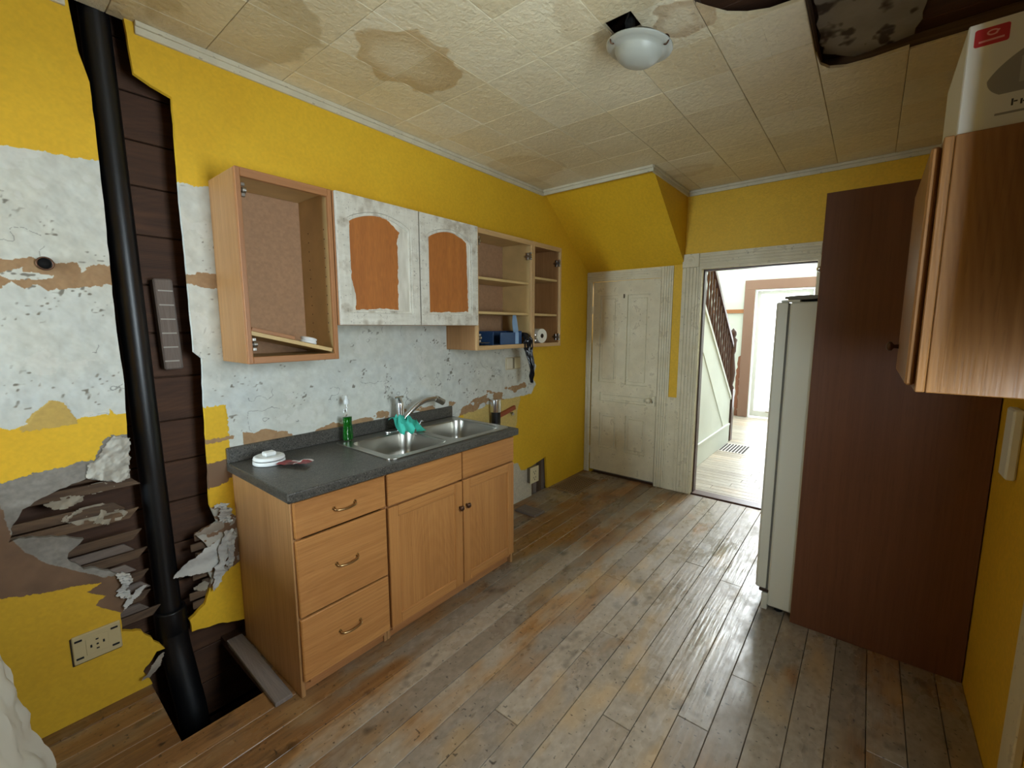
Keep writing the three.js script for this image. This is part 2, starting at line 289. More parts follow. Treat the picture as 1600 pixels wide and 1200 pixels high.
{ // brown sheathing boards behind the torn slot, lath strips and the exposed planks by the floor
  const r = rng(9); let y = -0.42, k = 0;
  while (y < 2.76) { const h = 0.185 + r() * 0.03; part(wallLeft, 'sheathing_board', bx(-0.162, -0.14 - r() * 0.004, y + 0.003, y + h - 0.002, -0.35, 0.9, { c: 0.003, g: 2, off: [k * 0.31, k * 0.47] }), M.sheath); y += h; k++; }
  for (let i = 0; i < 15; i++) {                                    // lath left of the pipe
    const y0 = 0.3 + i * 0.047, end = 0.31 + r() * 0.09, tilt = (r() - 0.5) * 0.02, g = bx(-0.034, -0.024, y0, y0 + 0.034 + r() * 0.006, end, 0.88, { c: 0.002, g: 2, off: [i * 0.13, i * 0.37] });
    const p = g.attributes.position; for (let q = 0; q < p.count; q++) { if (p.getZ(q) < 0.6) { p.setZ(q, p.getZ(q) + (p.getY(q) - y0) * 0.9 * (i % 2 ? 1 : -1)); p.setX(q, p.getX(q) + tilt + 0.004); } }
    if (i === 9 || i === 12) continue;
    part(wallLeft, 'lath', g, i > 8 ? M.oldWood : (i % 2 ? M.greyWood : M.oldWood));
  }
  for (let i = 0; i < 9; i++) { const y0 = 0.2 + i * 0.047; part(wallLeft, 'lath', bx(-0.034, -0.024, y0, y0 + 0.036, -0.3, 0.13 + r() * 0.07, { c: 0.002, g: 2, off: [i * 0.23, i * 0.17] }), M.oldWood); }
  for (let i = 0; i < 4; i++) { const z0 = -2.47 - i * 0.068; part(wallLeft, 'exposed_plank', bx(-0.05 - (i % 2) * 0.006, -0.028 - (i % 2) * 0.006, -0.02, 0.34, z0 - 0.065, z0, { c: 0.003, g: 1, off: [i * 0.21, i * 0.5] }), i % 2 ? M.greyWood : M.oldWood); }
  // torn wallpaper and plaster flaps at the ragged edges
  const flap = (pts, x0, lift, seed) => { const zs = pts.map((q) => q[0]), a = Math.min(...zs), b = Math.max(...zs); return sheetX(ragged(pts, 0.012, 0.005, seed, true), 0.003, (z, y) => { const t = (z - a) / (b - a); return x0 + 0.004 + lift * t * t + 0.02 * fbm(z * 18, y * 18, 3, seed) + 0.004 * Math.sin(y * 70 + seed); }); };
  M.paper = std(0xb4b2ac, 0.85, { side: THREE.DoubleSide }); M.paperDark = std(0x8d8274, 0.85, { side: THREE.DoubleSide });
  part(wallLeft, 'torn_paper', flap([[0.254, 0.457], [0.21, 0.505], [0.092, 0.55], [0.03, 0.566], [0.013, 0.518], [0.032, 0.459], [0.118, 0.428]], -0.005, 0.02, 3), M.paper, 'torn white paper flap beside the pipe');
  part(wallLeft, 'torn_paper', flap([[0.33, 0.475], [0.38, 0.43], [0.43, 0.40], [0.42, 0.43], [0.37, 0.47]], 0.0, 0.01, 5), M.paper);
  part(wallLeft, 'torn_paper', flap([[0.163, 0.63], [0.08, 0.655], [0.03, 0.66], [0.04, 0.62], [0.1, 0.605]], 0.0, 0.015, 7), M.paperDark);
  part(wallLeft, 'torn_paper', flap([[0.31, 0.13], [0.36, 0.1], [0.40, 0.06], [0.37, 0.05], [0.33, 0.08]], 0.0, 0.02, 8), M.paperDark);
  const curl = (pts, r0) => { const c = new THREE.CatmullRomCurve3(pts.map((p) => V(...p))), n = 40, m = 5, pos = [], idx = []; for (let i = 0; i <= n; i++) { const p = c.getPoint(i / n), w = r0 * (1.2 + 3.2 * noise(i * 0.6, r0 * 900, 5)) * Math.min(1, (n - i) / 6 + 0.2); for (let j = 0; j <= m; j++) { const q = j / m - 0.5; pos.push(p.x + 0.012 * noise(i * 0.9, j * 1.1, 6) + Math.abs(q) * 0.01, p.y + 0.01 * (noise(i * 1.3, j, 7) - 0.5), p.z + q * w * 2 + 0.008 * (noise(i * 0.8, j * 0.4, 8) - 0.5)); } }
    for (let i = 0; i < n; i++) for (let j = 0; j < m; j++) { const k = i * (m + 1) + j; idx.push(k, k + 1, k + m + 1, k + 1, k + m + 2, k + m + 1); } const g = new THREE.BufferGeometry(); g.setAttribute('position', new THREE.Float32BufferAttribute(pos, 3)); g.setAttribute('uv', new THREE.Float32BufferAttribute(new Float32Array(pos.length / 3 * 2), 2)); g.setIndex(idx); g.computeVertexNormals(); return g; };
  part(wallLeft, 'curled_paper', curl([[0.012, 0.60, 0.02], [0.018, 0.54, 0.045], [0.01, 0.48, 0.05], [0.022, 0.43, 0.075], [0.012, 0.38, 0.08], [0.018, 0.33, 0.105]], 0.007), M.paper);
  part(wallLeft, 'curled_paper', curl([[0.012, 0.58, 0.005], [0.02, 0.52, 0.02], [0.012, 0.46, 0.022], [0.02, 0.42, 0.035]], 0.005), M.paper);
  part(wallLeft, 'curled_paper', curl([[0.006, 0.74, 0.05], [0.02, 0.71, 0.03], [0.014, 0.67, 0.035], [0.02, 0.64, 0.015]], 0.008), M.paper);
  part(wallLeft, 'curled_paper', curl([[0.004, 0.56, 0.425], [0.014, 0.52, 0.405], [0.006, 0.48, 0.425], [0.014, 0.44, 0.40]], 0.006), M.paper);
  // broken plaster lump left on the edge of the hole
  { const pts = ragged([[0.345, 1.12], [0.396, 1.139], [0.434, 1.081], [0.452, 1.051], [0.48, 1.04], [0.486, 0.985], [0.44, 0.965], [0.40, 0.945], [0.36, 0.95]], 0.012, 0.004, 15, true);
    part(wallLeft, 'broken_plaster', sheetX(pts, 0.0035, (z, y) => 0.003 + 0.022 * fbm(z * 26, y * 26, 4, 9)), std(0xffffff, 0.9, { map: greyPlaster, side: THREE.DoubleSide }), 'broken grey plaster beside the pipe');
    // crumbled plaster clinging to the lath
    for (const [z, y, a, b, k] of [[0.50, 0.83, 0.07, 0.035, 1], [0.43, 0.80, 0.05, 0.03, 2], [0.55, 0.90, 0.06, 0.02, 3], [0.46, 0.93, 0.06, 0.018, 4], [0.14, 0.35, 0.03, 0.02, 5]]) { const o = []; for (let i = 0; i < 14; i++) { const t = i / 14 * 2 * Math.PI; o.push([z + Math.cos(t) * a * (0.7 + 0.6 * hash(i, k, 3)), y + Math.sin(t) * b * (0.7 + 0.6 * hash(i, k, 4))]); } part(wallLeft, 'plaster_crumb', sheetX(o, 0.004, (p, q) => -0.026 + 0.02 * fbm(p * 40, q * 40, 3, 20 + k)), M.crumb); } }
}

// ---- other kitchen walls
const WALL_T = 0.14;
const wallBack = struct('wall_back', slabZ([[-0.16, -0.3], [0.06, -0.3], [0.06, 2.04], [0.79, 2.04], [0.79, 0.0], [1.144, 0.0], [1.144, 2.1], [2.0, 2.1], [2.0, -0.3], [R + 0.15, -0.3], [R + 0.15, 2.95], [-0.16, 2.95]], D - WALL_T, D), M.yellow, 'yellow end wall with the closed panel door and the open doorway', 'wall');
struct('wall_right', slabX([[D - WALL_T, -0.3], [D - WALL_T, 2.95], [NEAR + 0.1, 2.95], [NEAR + 0.1, -0.3]], R, R + 0.15, { holes: [[[-0.47, 1.13], [-0.47, 2.17], [0.1, 2.17], [0.1, 1.13]]] }), M.yellow, 'dark yellow wall on the right behind the tall brown panel', 'wall');
M.blockerWood = wood([92, 60, 38], [66, 42, 26], 57, 0.6);  // dark wood for the added light-blocking pieces, keeps bounce low
struct('added_wall_front', slabZ([[0.0, -0.02], [R, -0.02], [R, 2.86], [0.0, 2.86]], 1.05, 1.15, { holes: [[[0.02, 1.0], [0.02, 2.3], [1.15, 2.3], [1.15, 1.0]]] }), M.blockerWood, 'added dark wooden partition behind the camera, its opening shaped to limit the window light', 'wall');  // partition added out of view; its opening and dark wood limit window light
struct('wall_window', slabZ([[-0.16, -0.3], [R + 0.15, -0.3], [R + 0.15, 2.95], [-0.16, 2.95]], NEAR, NEAR + 0.1, { holes: [[[0.13, 1.03], [0.13, 2.37], [1.02, 2.37], [1.02, 1.03]]] }), M.yellow, 'yellow wall with the kitchen window, behind the camera', 'wall');
{ const w = struct('window_3', join([bx(R + 0.05, R + 0.11, 1.13, 1.18, -0.47, 0.1), bx(R + 0.05, R + 0.11, 2.12, 2.17, -0.47, 0.1), bx(R + 0.05, R + 0.11, 1.18, 2.12, -0.47, -0.44), bx(R + 0.05, R + 0.11, 1.18, 2.12, 0.07, 0.1), bx(R + 0.05, R + 0.11, 1.63, 1.67, -0.44, 0.07)]), M.white, 'side window of the kitchen, right of the camera', 'window');
  for (const [a, b] of [[1.18, 1.63], [1.67, 2.12]]) part(w, 'pane', bx(R + 0.078, R + 0.082, a, b, -0.44, 0.07, { c: 0 }), M.glass); }
single('light_blocker', bx(2.605, R - 0.004, 1.42, 2.24, -0.505, -0.485, { g: 1 }), M.blockerWood, 'added unseen dark shutter folded open beside the camera', 'blocker');  // added out of view only to keep side window light off the cabinet
struct('wall_stair_soffit', slabX([[-2.615, H + 0.01], [D, H + 0.01], [D, 2.14]], 0.0, 0.99), M.yellow, 'sloping yellow soffit under the staircase above the panel door', 'soffit');
{ const w = struct('window_1', join([bx(0.13, 1.02, 1.03, 1.07, NEAR, NEAR + 0.06), bx(0.13, 1.02, 2.33, 2.37, NEAR, NEAR + 0.06), bx(0.13, 0.17, 1.07, 2.33, NEAR, NEAR + 0.06), bx(0.98, 1.02, 1.07, 2.33, NEAR, NEAR + 0.06), bx(0.17, 0.98, 1.68, 1.72, NEAR, NEAR + 0.06)]), M.white, 'window of the back room behind the camera', 'window');
  for (const [a, b] of [[1.07, 1.68], [1.72, 2.33]]) part(w, 'pane', bx(0.17, 0.98, a, b, NEAR + 0.028, NEAR + 0.032, { c: 0 }), M.glass); }


// ---- kitchen floor: worn hardwood planks running away from the camera
const FZ0 = 1.2, FLEN = FZ0 - D;
const rowOf = (x) => Math.floor((x - 0.07) / 0.12);
const floorTex = tex(1024, 2048, (u, v) => {
  const x = u * R, z = FZ0 - v * FLEN, row = rowOf(x), rs = hash(row, 7, 3) * 50;
  const st = fbm(x * 75, z * 2.6 + rs, 4, 90 + row), po = noise(x * 320, z * 16 + rs, 91), big = fbm(x * 2.2 + 4, z * 1.4, 4, 92), mid = fbm(x * 9, z * 4, 4, 93), fine = fbm(x * 60, z * 45, 3, 94);
  let c = mix3([112, 78, 46], [170, 128, 82], clamp(0.15 + st * 0.8 + (hash(row, 3, 8) - 0.5) * 0.3));
  if (po > 0.8) c = mul3(c, 0.86);
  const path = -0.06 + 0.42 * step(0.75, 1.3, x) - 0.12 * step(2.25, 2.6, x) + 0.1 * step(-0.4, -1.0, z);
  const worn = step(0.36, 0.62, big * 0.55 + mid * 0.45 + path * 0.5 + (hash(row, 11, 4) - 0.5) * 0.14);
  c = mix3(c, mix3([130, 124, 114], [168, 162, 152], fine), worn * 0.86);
  const blot = fbm(x * 14, z * 9, 3, 96); if (blot > 0.7) c = mul3(c, 1 - (blot - 0.7) * 1.6);
  const bare = fbm(x * 7 + 9, z * 3, 3, 97); if (bare > 0.62) c = mix3(c, [176, 146, 104], clamp((bare - 0.62) * 5) * 0.6);
  if (noise(x * 90, z * 90, 98) > 0.93) c = mul3(c, 0.6);
  return c;
}, true, THREE.ClampToEdgeWrapping);
const floorRough = tex(512, 1024, (u, v) => { const x = u * R, z = FZ0 - v * FLEN; return [0, 255 * clamp(0.33 + (fbm(x * 6, z * 4, 4, 101) - 0.5) * 0.5 + (fbm(x * 40, z * 20, 3, 102) - 0.5) * 0.25), 0]; }, false, THREE.ClampToEdgeWrapping);
const floorBump = tex(1024, 2048, (u, v) => { const x = u * R, z = FZ0 - v * FLEN; return 0.5 + (fbm(x * 90, z * 6, 3, 103) - 0.5) * 0.6 + (fbm(x * 8, z * 4, 3, 104) - 0.5) * 0.6; }, false, THREE.ClampToEdgeWrapping);
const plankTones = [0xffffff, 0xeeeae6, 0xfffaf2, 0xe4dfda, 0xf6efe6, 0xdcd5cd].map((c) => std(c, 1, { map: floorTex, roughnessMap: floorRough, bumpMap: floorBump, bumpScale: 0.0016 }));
const floor = struct('floor', join([bx(0.44, R, -0.06, -0.019, D, NEAR, { c: 0 }), bx(-0.14, 0.44, -0.06, -0.019, D, 0.05, { c: 0 }), bx(-0.14, 0.44, -0.06, -0.019, 0.37, NEAR, { c: 0 })]), M.sheath, 'worn hardwood plank floor of the kitchen', 'floor');
{
  const r = rng(31), known = { 1: [-2.54], 2: [-0.9], 8: [-2.54], 9: [-1.7], 10: [-0.5], 11: [-1.21], 12: [-2.19, -0.35], 13: [-0.76], 14: [-2.1], 15: [-0.95], 16: [-1.32], 17: [-2.6], 18: [-0.7] };
  for (let k = -1; k < 23; k++) {
    const x0 = Math.max(-0.02, 0.07 + k * 0.12), x1 = Math.min(R, 0.07 + (k + 1) * 0.12); if (x1 - x0 < 0.02) continue;
    const cuts = [D, ...(known[k] || [-3 + r() * 2.4]), 0.05 + r() * 0.9, NEAR].sort((a, b) => a - b);
    const spans = []; for (let i = 0; i + 1 < cuts.length; i++) spans.push([cuts[i], cuts[i + 1]]);
    for (const [a, b] of spans) {
      const pieces = x0 < 0.42 ? [[a, Math.min(b, 0.055)], [Math.max(a, 0.362), b]] : [[a, b]];   // the hole around the pipe
      for (const [p, q] of pieces) { if (q - p < 0.03) continue;
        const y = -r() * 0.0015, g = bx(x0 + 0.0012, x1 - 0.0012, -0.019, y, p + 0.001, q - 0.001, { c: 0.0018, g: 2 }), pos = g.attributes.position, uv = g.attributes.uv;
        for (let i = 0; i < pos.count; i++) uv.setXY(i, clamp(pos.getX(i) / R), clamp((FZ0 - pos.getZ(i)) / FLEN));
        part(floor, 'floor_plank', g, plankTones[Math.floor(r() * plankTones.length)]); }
    }
  }
}
// crawl space under the hole in the floor
struct('wall_crawl_space', join([bx(-0.3, 0.75, -0.7, -0.5, -0.35, 0.75, { c: 0 }), bx(0.6, 0.75, -0.5, -0.06, -0.35, 0.75, { c: 0 }), bx(-0.3, -0.165, -0.6, -0.3, -0.35, 0.75, { c: 0 }), bx(-0.165, 0.6, -0.5, -0.06, -0.35, -0.2, { c: 0 }), bx(-0.165, 0.6, -0.5, -0.06, 0.6, 0.75, { c: 0 })]), M.sheath, 'dark crawl space seen through the hole in the floor', 'crawl space');

// ---- ceiling: square embossed tiles, a torn hole and the boards above
const CZ0 = 1.2;
const ceilTex = tex(1024, 1600, (u, v) => {
  const x = u * R, z = CZ0 - v * (CZ0 - D), n = fbm(x * 3, z * 3, 4, 110), f = fbm(x * 60, z * 60, 3, 111), jx = x + (fbm(x * 9, z * 9, 3, 112) - 0.5) * 0.14, jz = z + (fbm(x * 9, z * 9, 3, 113) - 0.5) * 0.14;
  let c = mul3(mix3([218, 205, 170], [228, 219, 192], n), 0.96 + 0.08 * f);
  const stain = (cx, cz, rx, rz, k, col) => { const d = Math.hypot((jx - cx) / rx, (jz - cz) / rz); const e = step(1.04, 0.96, d) * (0.35 + 0.65 * step(0.3, 0.95, d)); c = mix3(c, col, e * k); };
  stain(0.62, -0.66, 0.2, 0.26, 0.5, [168, 134, 84]); stain(0.35, -0.05, 0.34, 0.3, 0.35, [160, 140, 100]); stain(1.68, -1.17, 0.1, 0.12, 0.6, [168, 140, 106]); stain(1.5, -0.9, 0.2, 0.2, 0.3, [178, 158, 122]); stain(0.3, 0.4, 0.4, 0.3, 0.3, [160, 140, 100]);
  stain(1.15, -2.9, 0.2, 0.14, 0.3, [178, 150, 104]); stain(0.2, -2.1, 0.3, 0.3, 0.25, [180, 152, 104]);
  return c;
}, true, THREE.ClampToEdgeWrapping);
const ceilBump = tex(1024, 1024, (u, v) => { const a = fbm(u * 26, v * 26, 4, 120), b = Math.abs(fbm(u * 34 + 7, v * 34, 3, 121) - 0.5) * 2; return clamp(0.2 + a * 0.5 + (1 - b) * 0.35); }, false); ceilBump.repeat.set(1, 1);
const tileMats = [0xffffff, 0xf4f0e8, 0xfbf7ee].map((c) => std(c, 0.42, { map: ceilTex }));
// the bump follows the metres of the room, so each tile carries it on a second set of colours only
const ceiling = struct('ceiling', bx(-0.16, R + 0.15, 2.86, 2.95, D - WALL_T, NEAR + 0.1, { c: 0, g: 0 }), M.sheath, 'tiled kitchen ceiling with water stains and a torn hole', 'ceiling');
{
  const hole = [[1.75, 0.4], [1.75, -1.11], [1.765, -1.15], [1.83, -1.24], [1.89, -1.295], [1.96, -1.335], [2.01, -1.355], [2.06, -1.345], [2.074, -1.36], [2.071, -1.87], [2.10, -1.93], [2.17, -1.975], [2.26, -1.97], [2.4, -1.945], [R + 0.01, -1.93], [R + 0.01, 0.4]];
  const r = rng(17), xs = [], zs = []; for (let x = 0.15 - 0.32; x < R; x += 0.32) xs.push(x); for (let z = -1.97 - 5 * 0.32; z < NEAR; z += 0.32) zs.push(z);
  const fix = (g) => { const p = g.attributes.position, uv = g.attributes.uv; for (let i = 0; i < p.count; i++) uv.setXY(i, clamp(p.getX(i) / R), clamp((CZ0 - p.getZ(i)) / (CZ0 - D))); return g; };
  for (const x of xs) for (const z of zs) {
    const x0 = Math.max(x, -0.02), x1 = Math.min(x + 0.32, R), z0 = Math.max(z, D), z1 = Math.min(z + 0.32, NEAR); if (x1 - x0 < 0.02 || z1 - z0 < 0.02) continue;
    const cx = (x0 + x1) / 2, cz = (z0 + z1) / 2, ins = inside(hole, cx, cz), corners = [[x0 + 0.02, z0 + 0.02], [x1 - 0.02, z0 + 0.02], [x0 + 0.02, z1 - 0.02], [x1 - 0.02, z1 - 0.02]].filter(([a, b]) => inside(hole, a, b)).length;
    if (ins && corners === 4) continue;
    const y = H - r() * 0.0015, gap = 0.0009, mat = tileMats[Math.floor(r() * 3)];
    if (corners || ins) {                                           // a broken tile: what is left of it outside the hole
      let rest = [];
      if (cx > 1.75 && cx < 2.07 && cz > -1.33 && cz < -1.01) rest = [[1.752, -1.328], [2.068, -1.328], [2.04, -1.325], [1.96, -1.318], [1.89, -1.285], [1.83, -1.235], [1.775, -1.15], [1.752, -1.11]];
      else if (cx > 2.07 && cx < 2.39 && cz > -1.97 && cz < -1.65) rest = [[2.072, -1.968], [2.388, -1.968], [2.388, -1.945], [2.26, -1.962], [2.17, -1.955], [2.11, -1.92], [2.08, -1.86], [2.072, -1.75]];
      if (rest.length) part(ceiling, 'ceiling_tile', fix(slabY(rest, y, y + 0.012)), mat); else if (!ins) part(ceiling, 'ceiling_tile', fix(bx(x0 + gap, x1 - gap, y, y + 0.012, z0 + gap, z1 - gap, { c: 0.002, g: 2 })), mat);
      continue;
    }
    const lampTile = cx > 1.43 && cx < 1.75 && cz > -1.01 && cz < -0.69, lampTile2 = cx > 1.43 && cx < 1.75 && cz > -1.33 && cz < -1.01;
    if (lampTile2) part(ceiling, 'ceiling_tile', fix(slabY([[x0 + gap, z0 + gap], [x1 - gap, z0 + gap], [x1 - gap, z1 - gap], [1.55, z1 - gap], [1.55, -1.10], [1.435, -1.10], [1.435, z1 - gap], [x0 + gap, z1 - gap]], y, y + 0.012)), mat);
    else if (lampTile) part(ceiling, 'ceiling_tile', fix(slabY([[x0 + gap, z0 + gap], [1.435, z0 + gap], [1.435, -0.985], [1.55, -0.985], [1.55, z0 + gap], [x1 - gap, z0 + gap], [x1 - gap, z1 - gap], [x0 + gap, z1 - gap]], y, y + 0.012)), mat);
    else part(ceiling, 'ceiling_tile', fix(bx(x0 + gap, x1 - gap, y, y + 0.012, z0 + gap, z1 - gap, { c: 0.002, g: 2 })), mat);
  }
  const stained = tex(512, 512, (u, v) => { const n = fbm(u * 5, v * 5, 5, 130), s = fbm(u * 11, v * 8, 3, 131); let c = mul3([150, 144, 132], 0.85 + 0.3 * n); if (s > 0.6) c = mix3(c, [70, 58, 48], clamp((s - 0.6) * 8)); return c; }); stained.repeat.set(1.5, 1.5);
  part(ceiling, 'old_plaster', slabY(ragged([[2.085, -0.4], [2.085, -1.87], [2.2, -1.99], [2.40, -1.95], [2.44, -1.6], [2.42, -1.2], [2.45, -0.4]], 0.05, 0.008, 4, true), 2.815, 2.83), std(0xffffff, 0.85, { map: stained }), 'grey stained plaster inside the ceiling hole');
  for (let i = 0; i < 9; i++) part(ceiling, 'ceiling_board', bx(1.6, R, 2.835, 2.858, -2.1 + i * 0.2 + 0.002, -1.9 + i * 0.2 - 0.002, { g: 0, off: [i * 0.3, i * 0.2] }), M.sheath);
  part(ceiling, 'furring_strip', bx(1.70, 1.74, 2.782, 2.834, -1.5, 0.4, { g: 2 }), M.oldWood); part(ceiling, 'furring_strip', bx(2.03, 2.075, 2.782, 2.834, -2.1, -1.0, { g: 2 }), M.oldWood); part(ceiling, 'furring_strip', bx(1.7, R, 2.782, 2.834, -2.03, -1.985, { g: 0 }), M.oldWood);
  for (const m of tileMats) { m.bumpMap = ceilBump.clone(); m.bumpMap.repeat.set(R / 0.64, (CZ0 - D) / 0.64); m.bumpScale = 0.006; }
}
// ---- cream mouldings along the ceiling
M.cream = std(0xffffff, 0.55, { map: (() => { const t = tex(256, 256, (u, v) => { const n = fbm(u * 8, v * 8, 4, 140); let c = mul3([206, 198, 172], 0.94 + 0.1 * n); if (noise(u * 60, v * 60, 141) > 0.94) c = mul3(c, 0.75); return c; }); t.repeat.set(2, 2); return t; })() });
const mouldX = (z0, z1, x) => join([bx(x, x + 0.014, H - 0.045, H - 0.001, z0, z1, { g: 2 }), bx(x + 0.014, x + 0.026, H - 0.02, H - 0.001, z0, z1, { g: 2 })]);
const mouldZ = (x0, x1, z) => join([bx(x0, x1, H - 0.045, H - 0.001, z, z + 0.014, { g: 0 }), bx(x0, x1, H - 0.02, H - 0.001, z + 0.014, z + 0.026, { g: 0 })]);
struct('trim_1', mouldX(-2.615, 0.19, 0), M.cream, 'cream ceiling moulding above the kitchen wall cabinets', 'moulding');
struct('trim_2', mouldX(0.385, NEAR, 0), M.cream, 'cream ceiling moulding left of the black pipe', 'moulding');
struct('trim_3', mouldZ(0.02, 1.01, -2.613), M.cream, 'cream moulding along the top of the sloping soffit', 'moulding');
struct('trim_4', mouldX(D, -2.6, 0.99), M.cream, 'short cream moulding on the side of the sloping soffit', 'moulding');
struct('trim_5', mouldZ(1.01, R, D), M.cream, 'cream ceiling moulding above the open doorway', 'moulding');

// ---- panel door, casings and the doorway
const oldPaint = tex(512, 1024, (u, v) => { const n = fbm(u * 6, v * 12, 4, 150), s = noise(u * 70, v * 140, 151), d = fbm(u * 16, v * 30, 4, 152); let c = mul3(mix3([224, 215, 188], [208, 195, 162], n), 0.95 + 0.08 * d); if (s > 0.95) c = mix3(c, [130, 114, 90], 0.5); if (d > 0.74) c = mix3(c, [170, 156, 128], 0.4); return c; }, true, THREE.MirroredRepeatWrapping); oldPaint.repeat.set(1.2, 0.6);
M.oldPaint = std(0xffffff, 0.5, { map: oldPaint, bumpMap: rollerBump, bumpScale: 0.0006 });
{
  const rects = [[0.15, 0.345, 1.0, 1.89], [0.45, 0.68, 0.99, 1.89], [0.17, 0.685, 0.80, 0.89], [0.17, 0.37, 0.29, 0.665], [0.465, 0.68, 0.28, 0.665]];
  const d = struct('door_1', slabZ([[0.068, 0.03], [0.782, 0.03], [0.782, 2.032], [0.068, 2.032]], D - 0.032, D - 0.004, { holes: rects.map(([a, b, c, e]) => [[a, c], [a, e], [b, e], [b, c]]), bevel: 0.002 }), M.oldPaint, 'closed cream five-panel wooden door under the sloping soffit', 'door');
  for (const [a, b, c, e] of rects) { const f = part(d, 'door_panel', bx(a - 0.004, b + 0.004, c - 0.004, e + 0.004, D - 0.04, D - 0.022, { c: 0.001 }), M.oldPaint);
    part(f, 'raised_field', bx(a + 0.03, b - 0.03, c + Math.min(0.03, (e - c) * 0.25), e - Math.min(0.03, (e - c) * 0.25), D - 0.03, D - 0.013, { c: 0.006 }), M.oldPaint); }
  part(d, 'rim_lock', bx(0.685, 0.775, 0.80, 0.90, D - 0.006, D + 0.012, { c: 0.003 }), M.oldPaint); part(d, 'door_knob', lathe([[0.0, 0.0], [0.012, 0.0], [0.01, 0.02], [0.026, 0.03], [0.028, 0.045], [0.018, 0.058], [0, 0.06]], [0, 0, 0], 16).rotateX(Math.PI / 2).translate(0.72, 0.86, D + 0.01), M.oldPaint);
  part(d, 'keyhole', bx(0.744, 0.752, 0.83, 0.85, D + 0.011, D + 0.0135, { c: 0.001 }), M.black); part(d, 'name_tack', bx(0.405, 0.42, 1.86, 1.9, D - 0.006, D, { c: 0.002 }), M.oldWood);
  for (const y of [0.25, 1.75]) part(d, 'hinge', rod([0.064, y - 0.04, D + 0.003], [0.064, y + 0.04, D + 0.003], 0.006, 0.006, 10), M.oldPaint);
}
function casingV(name, x0, x1, y0, y1, z, label) { const n = 4, w = x1 - x0, g = [bx(x0, x1, y0, y1, z, z + 0.012, { g: 1 })]; for (let i = 0; i < n; i++) { const a = x0 + w * (0.1 + i * 0.205); g.push(bx(a, a + w * 0.15, y0 + 0.002, y1 - 0.002, z + 0.01, z + 0.02, { g: 1, c: 0.004 })); } return struct(name, join(g), M.oldPaint, label, 'door casing'); }
function casingH(name, x0, x1, y0, y1, z, label) { const n = 4, w = y1 - y0, g = [bx(x0, x1, y0, y1, z, z + 0.012, { g: 0 })]; for (let i = 0; i < n; i++) { const a = y0 + w * (0.1 + i * 0.205); g.push(bx(x0 + 0.002, x1 - 0.002, a, a + w * 0.15, z + 0.01, z + 0.02, { g: 0, c: 0.004 })); } return struct(name, join(g), M.oldPaint, label, 'door casing'); }
casingV('trim_6', 0.001, 0.062, 0, 2.035, D, 'narrow cream casing on the left of the panel door');
casingH('trim_7', 0.001, 0.79, 2.035, 2.135, D, 'cream head casing over the panel door');
casingV('trim_8', 0.79, 0.9, 0, 2.135, D, 'fluted cream casing on the right of the panel door');
struct('trim_9', bx(0.9, 0.98, 0, 0.91, D, D + 0.012, { g: 1 }), M.oldPaint, 'short cream filler board between the panel door and the doorway', 'door casing');
casingV('trim_10', 0.98, 1.125, 0, 2.105, D, 'fluted cream casing on the left of the open doorway');
casingH('trim_11', 1.125, 2.02, 2.105, 2.222, D, 'fluted cream head casing over the open doorway');
casingV('trim_12', 2.02, 2.15, 0, 2.222, D, 'cream casing on the right of the doorway above the refrigerator');
struct('trim_13', join([bx(0.98, 1.125, 2.105, 2.222, D, D + 0.024, { c: 0.003 }), lathe([[0, 0.008], [0.012, 0.006], [0.02, 0.0], [0.03, 0.006], [0.042, 0.0]], [0, 0, 0], 24).rotateX(Math.PI / 2).translate(1.052, 2.163, D + 0.023)]), M.oldPaint, 'square corner block at the top left of the doorway casing', 'corner block');
struct('trim_14', join([bx(1.125, 1.146, 0, 2.105, D - WALL_T - 0.01, D + 0.008, { g: 1 }), bx(1.146, 2.02, 2.085, 2.105, D - WALL_T - 0.01, D + 0.008, { g: 0 }), bx(1.998, 2.02, 0, 2.085, D - WALL_T - 0.01, D + 0.008, { g: 1 })]), M.oldPaint, 'cream jamb lining of the open doorway', 'door jamb');
struct('trim_15', join([bx(1.146, 1.158, 0, 2.085, D - WALL_T + 0.01, D - 0.06, { g: 1 }), bx(1.158, 1.998, 2.073, 2.085, D - WALL_T + 0.01, D - 0.06, { g: 0 })]), M.darkOak, 'dark stop strip inside the doorway', 'door stop');
struct('trim_16', bx(1.146, 1.998, -0.012, 0.008, D - WALL_T, D - 0.02, { g: 0, c: 0.004 }), M.darkOak, 'dark wooden threshold across the open doorway', 'threshold');

// ================================================================ THE HALL BEYOND THE DOORWAY
M.hallWall = std(0xffffff, 0.7, { map: (() => { const t = tex(256, 256, (u, v) => mul3([214, 218, 210], 0.96 + 0.06 * fbm(u * 6, v * 6, 4, 160))); t.repeat.set(0.5, 0.5); return t; })() });
const hz = D - WALL_T;
struct('wall_hall_left', bx(-0.2, 0.0, -0.2, 4.6, HALL_END - 0.15, hz, { c: 0 }), M.hallWall, 'pale green wall behind the hall staircase', 'wall');
struct('wall_hall_right', bx(2.3, 2.4, -0.2, 4.6, HALL_END - 0.15, hz, { c: 0 }), M.hallWall, 'hall wall hidden behind the refrigerator', 'wall');
const hallEnd = struct('wall_hall_end', slabZ([[0, -0.2], [0.78, -0.2], [0.78, 2.2], [1.62, 2.2], [1.62, -0.2], [2.4, -0.2], [2.4, 4.6], [0, 4.6]], HALL_END - 0.15, HALL_END, { holes: [[[0.86, 2.96], [0.86, 4.34], [2.14, 4.34], [2.14, 2.96]]] }), M.hallWall, 'pale end wall of the hall around the bright front door', 'wall');
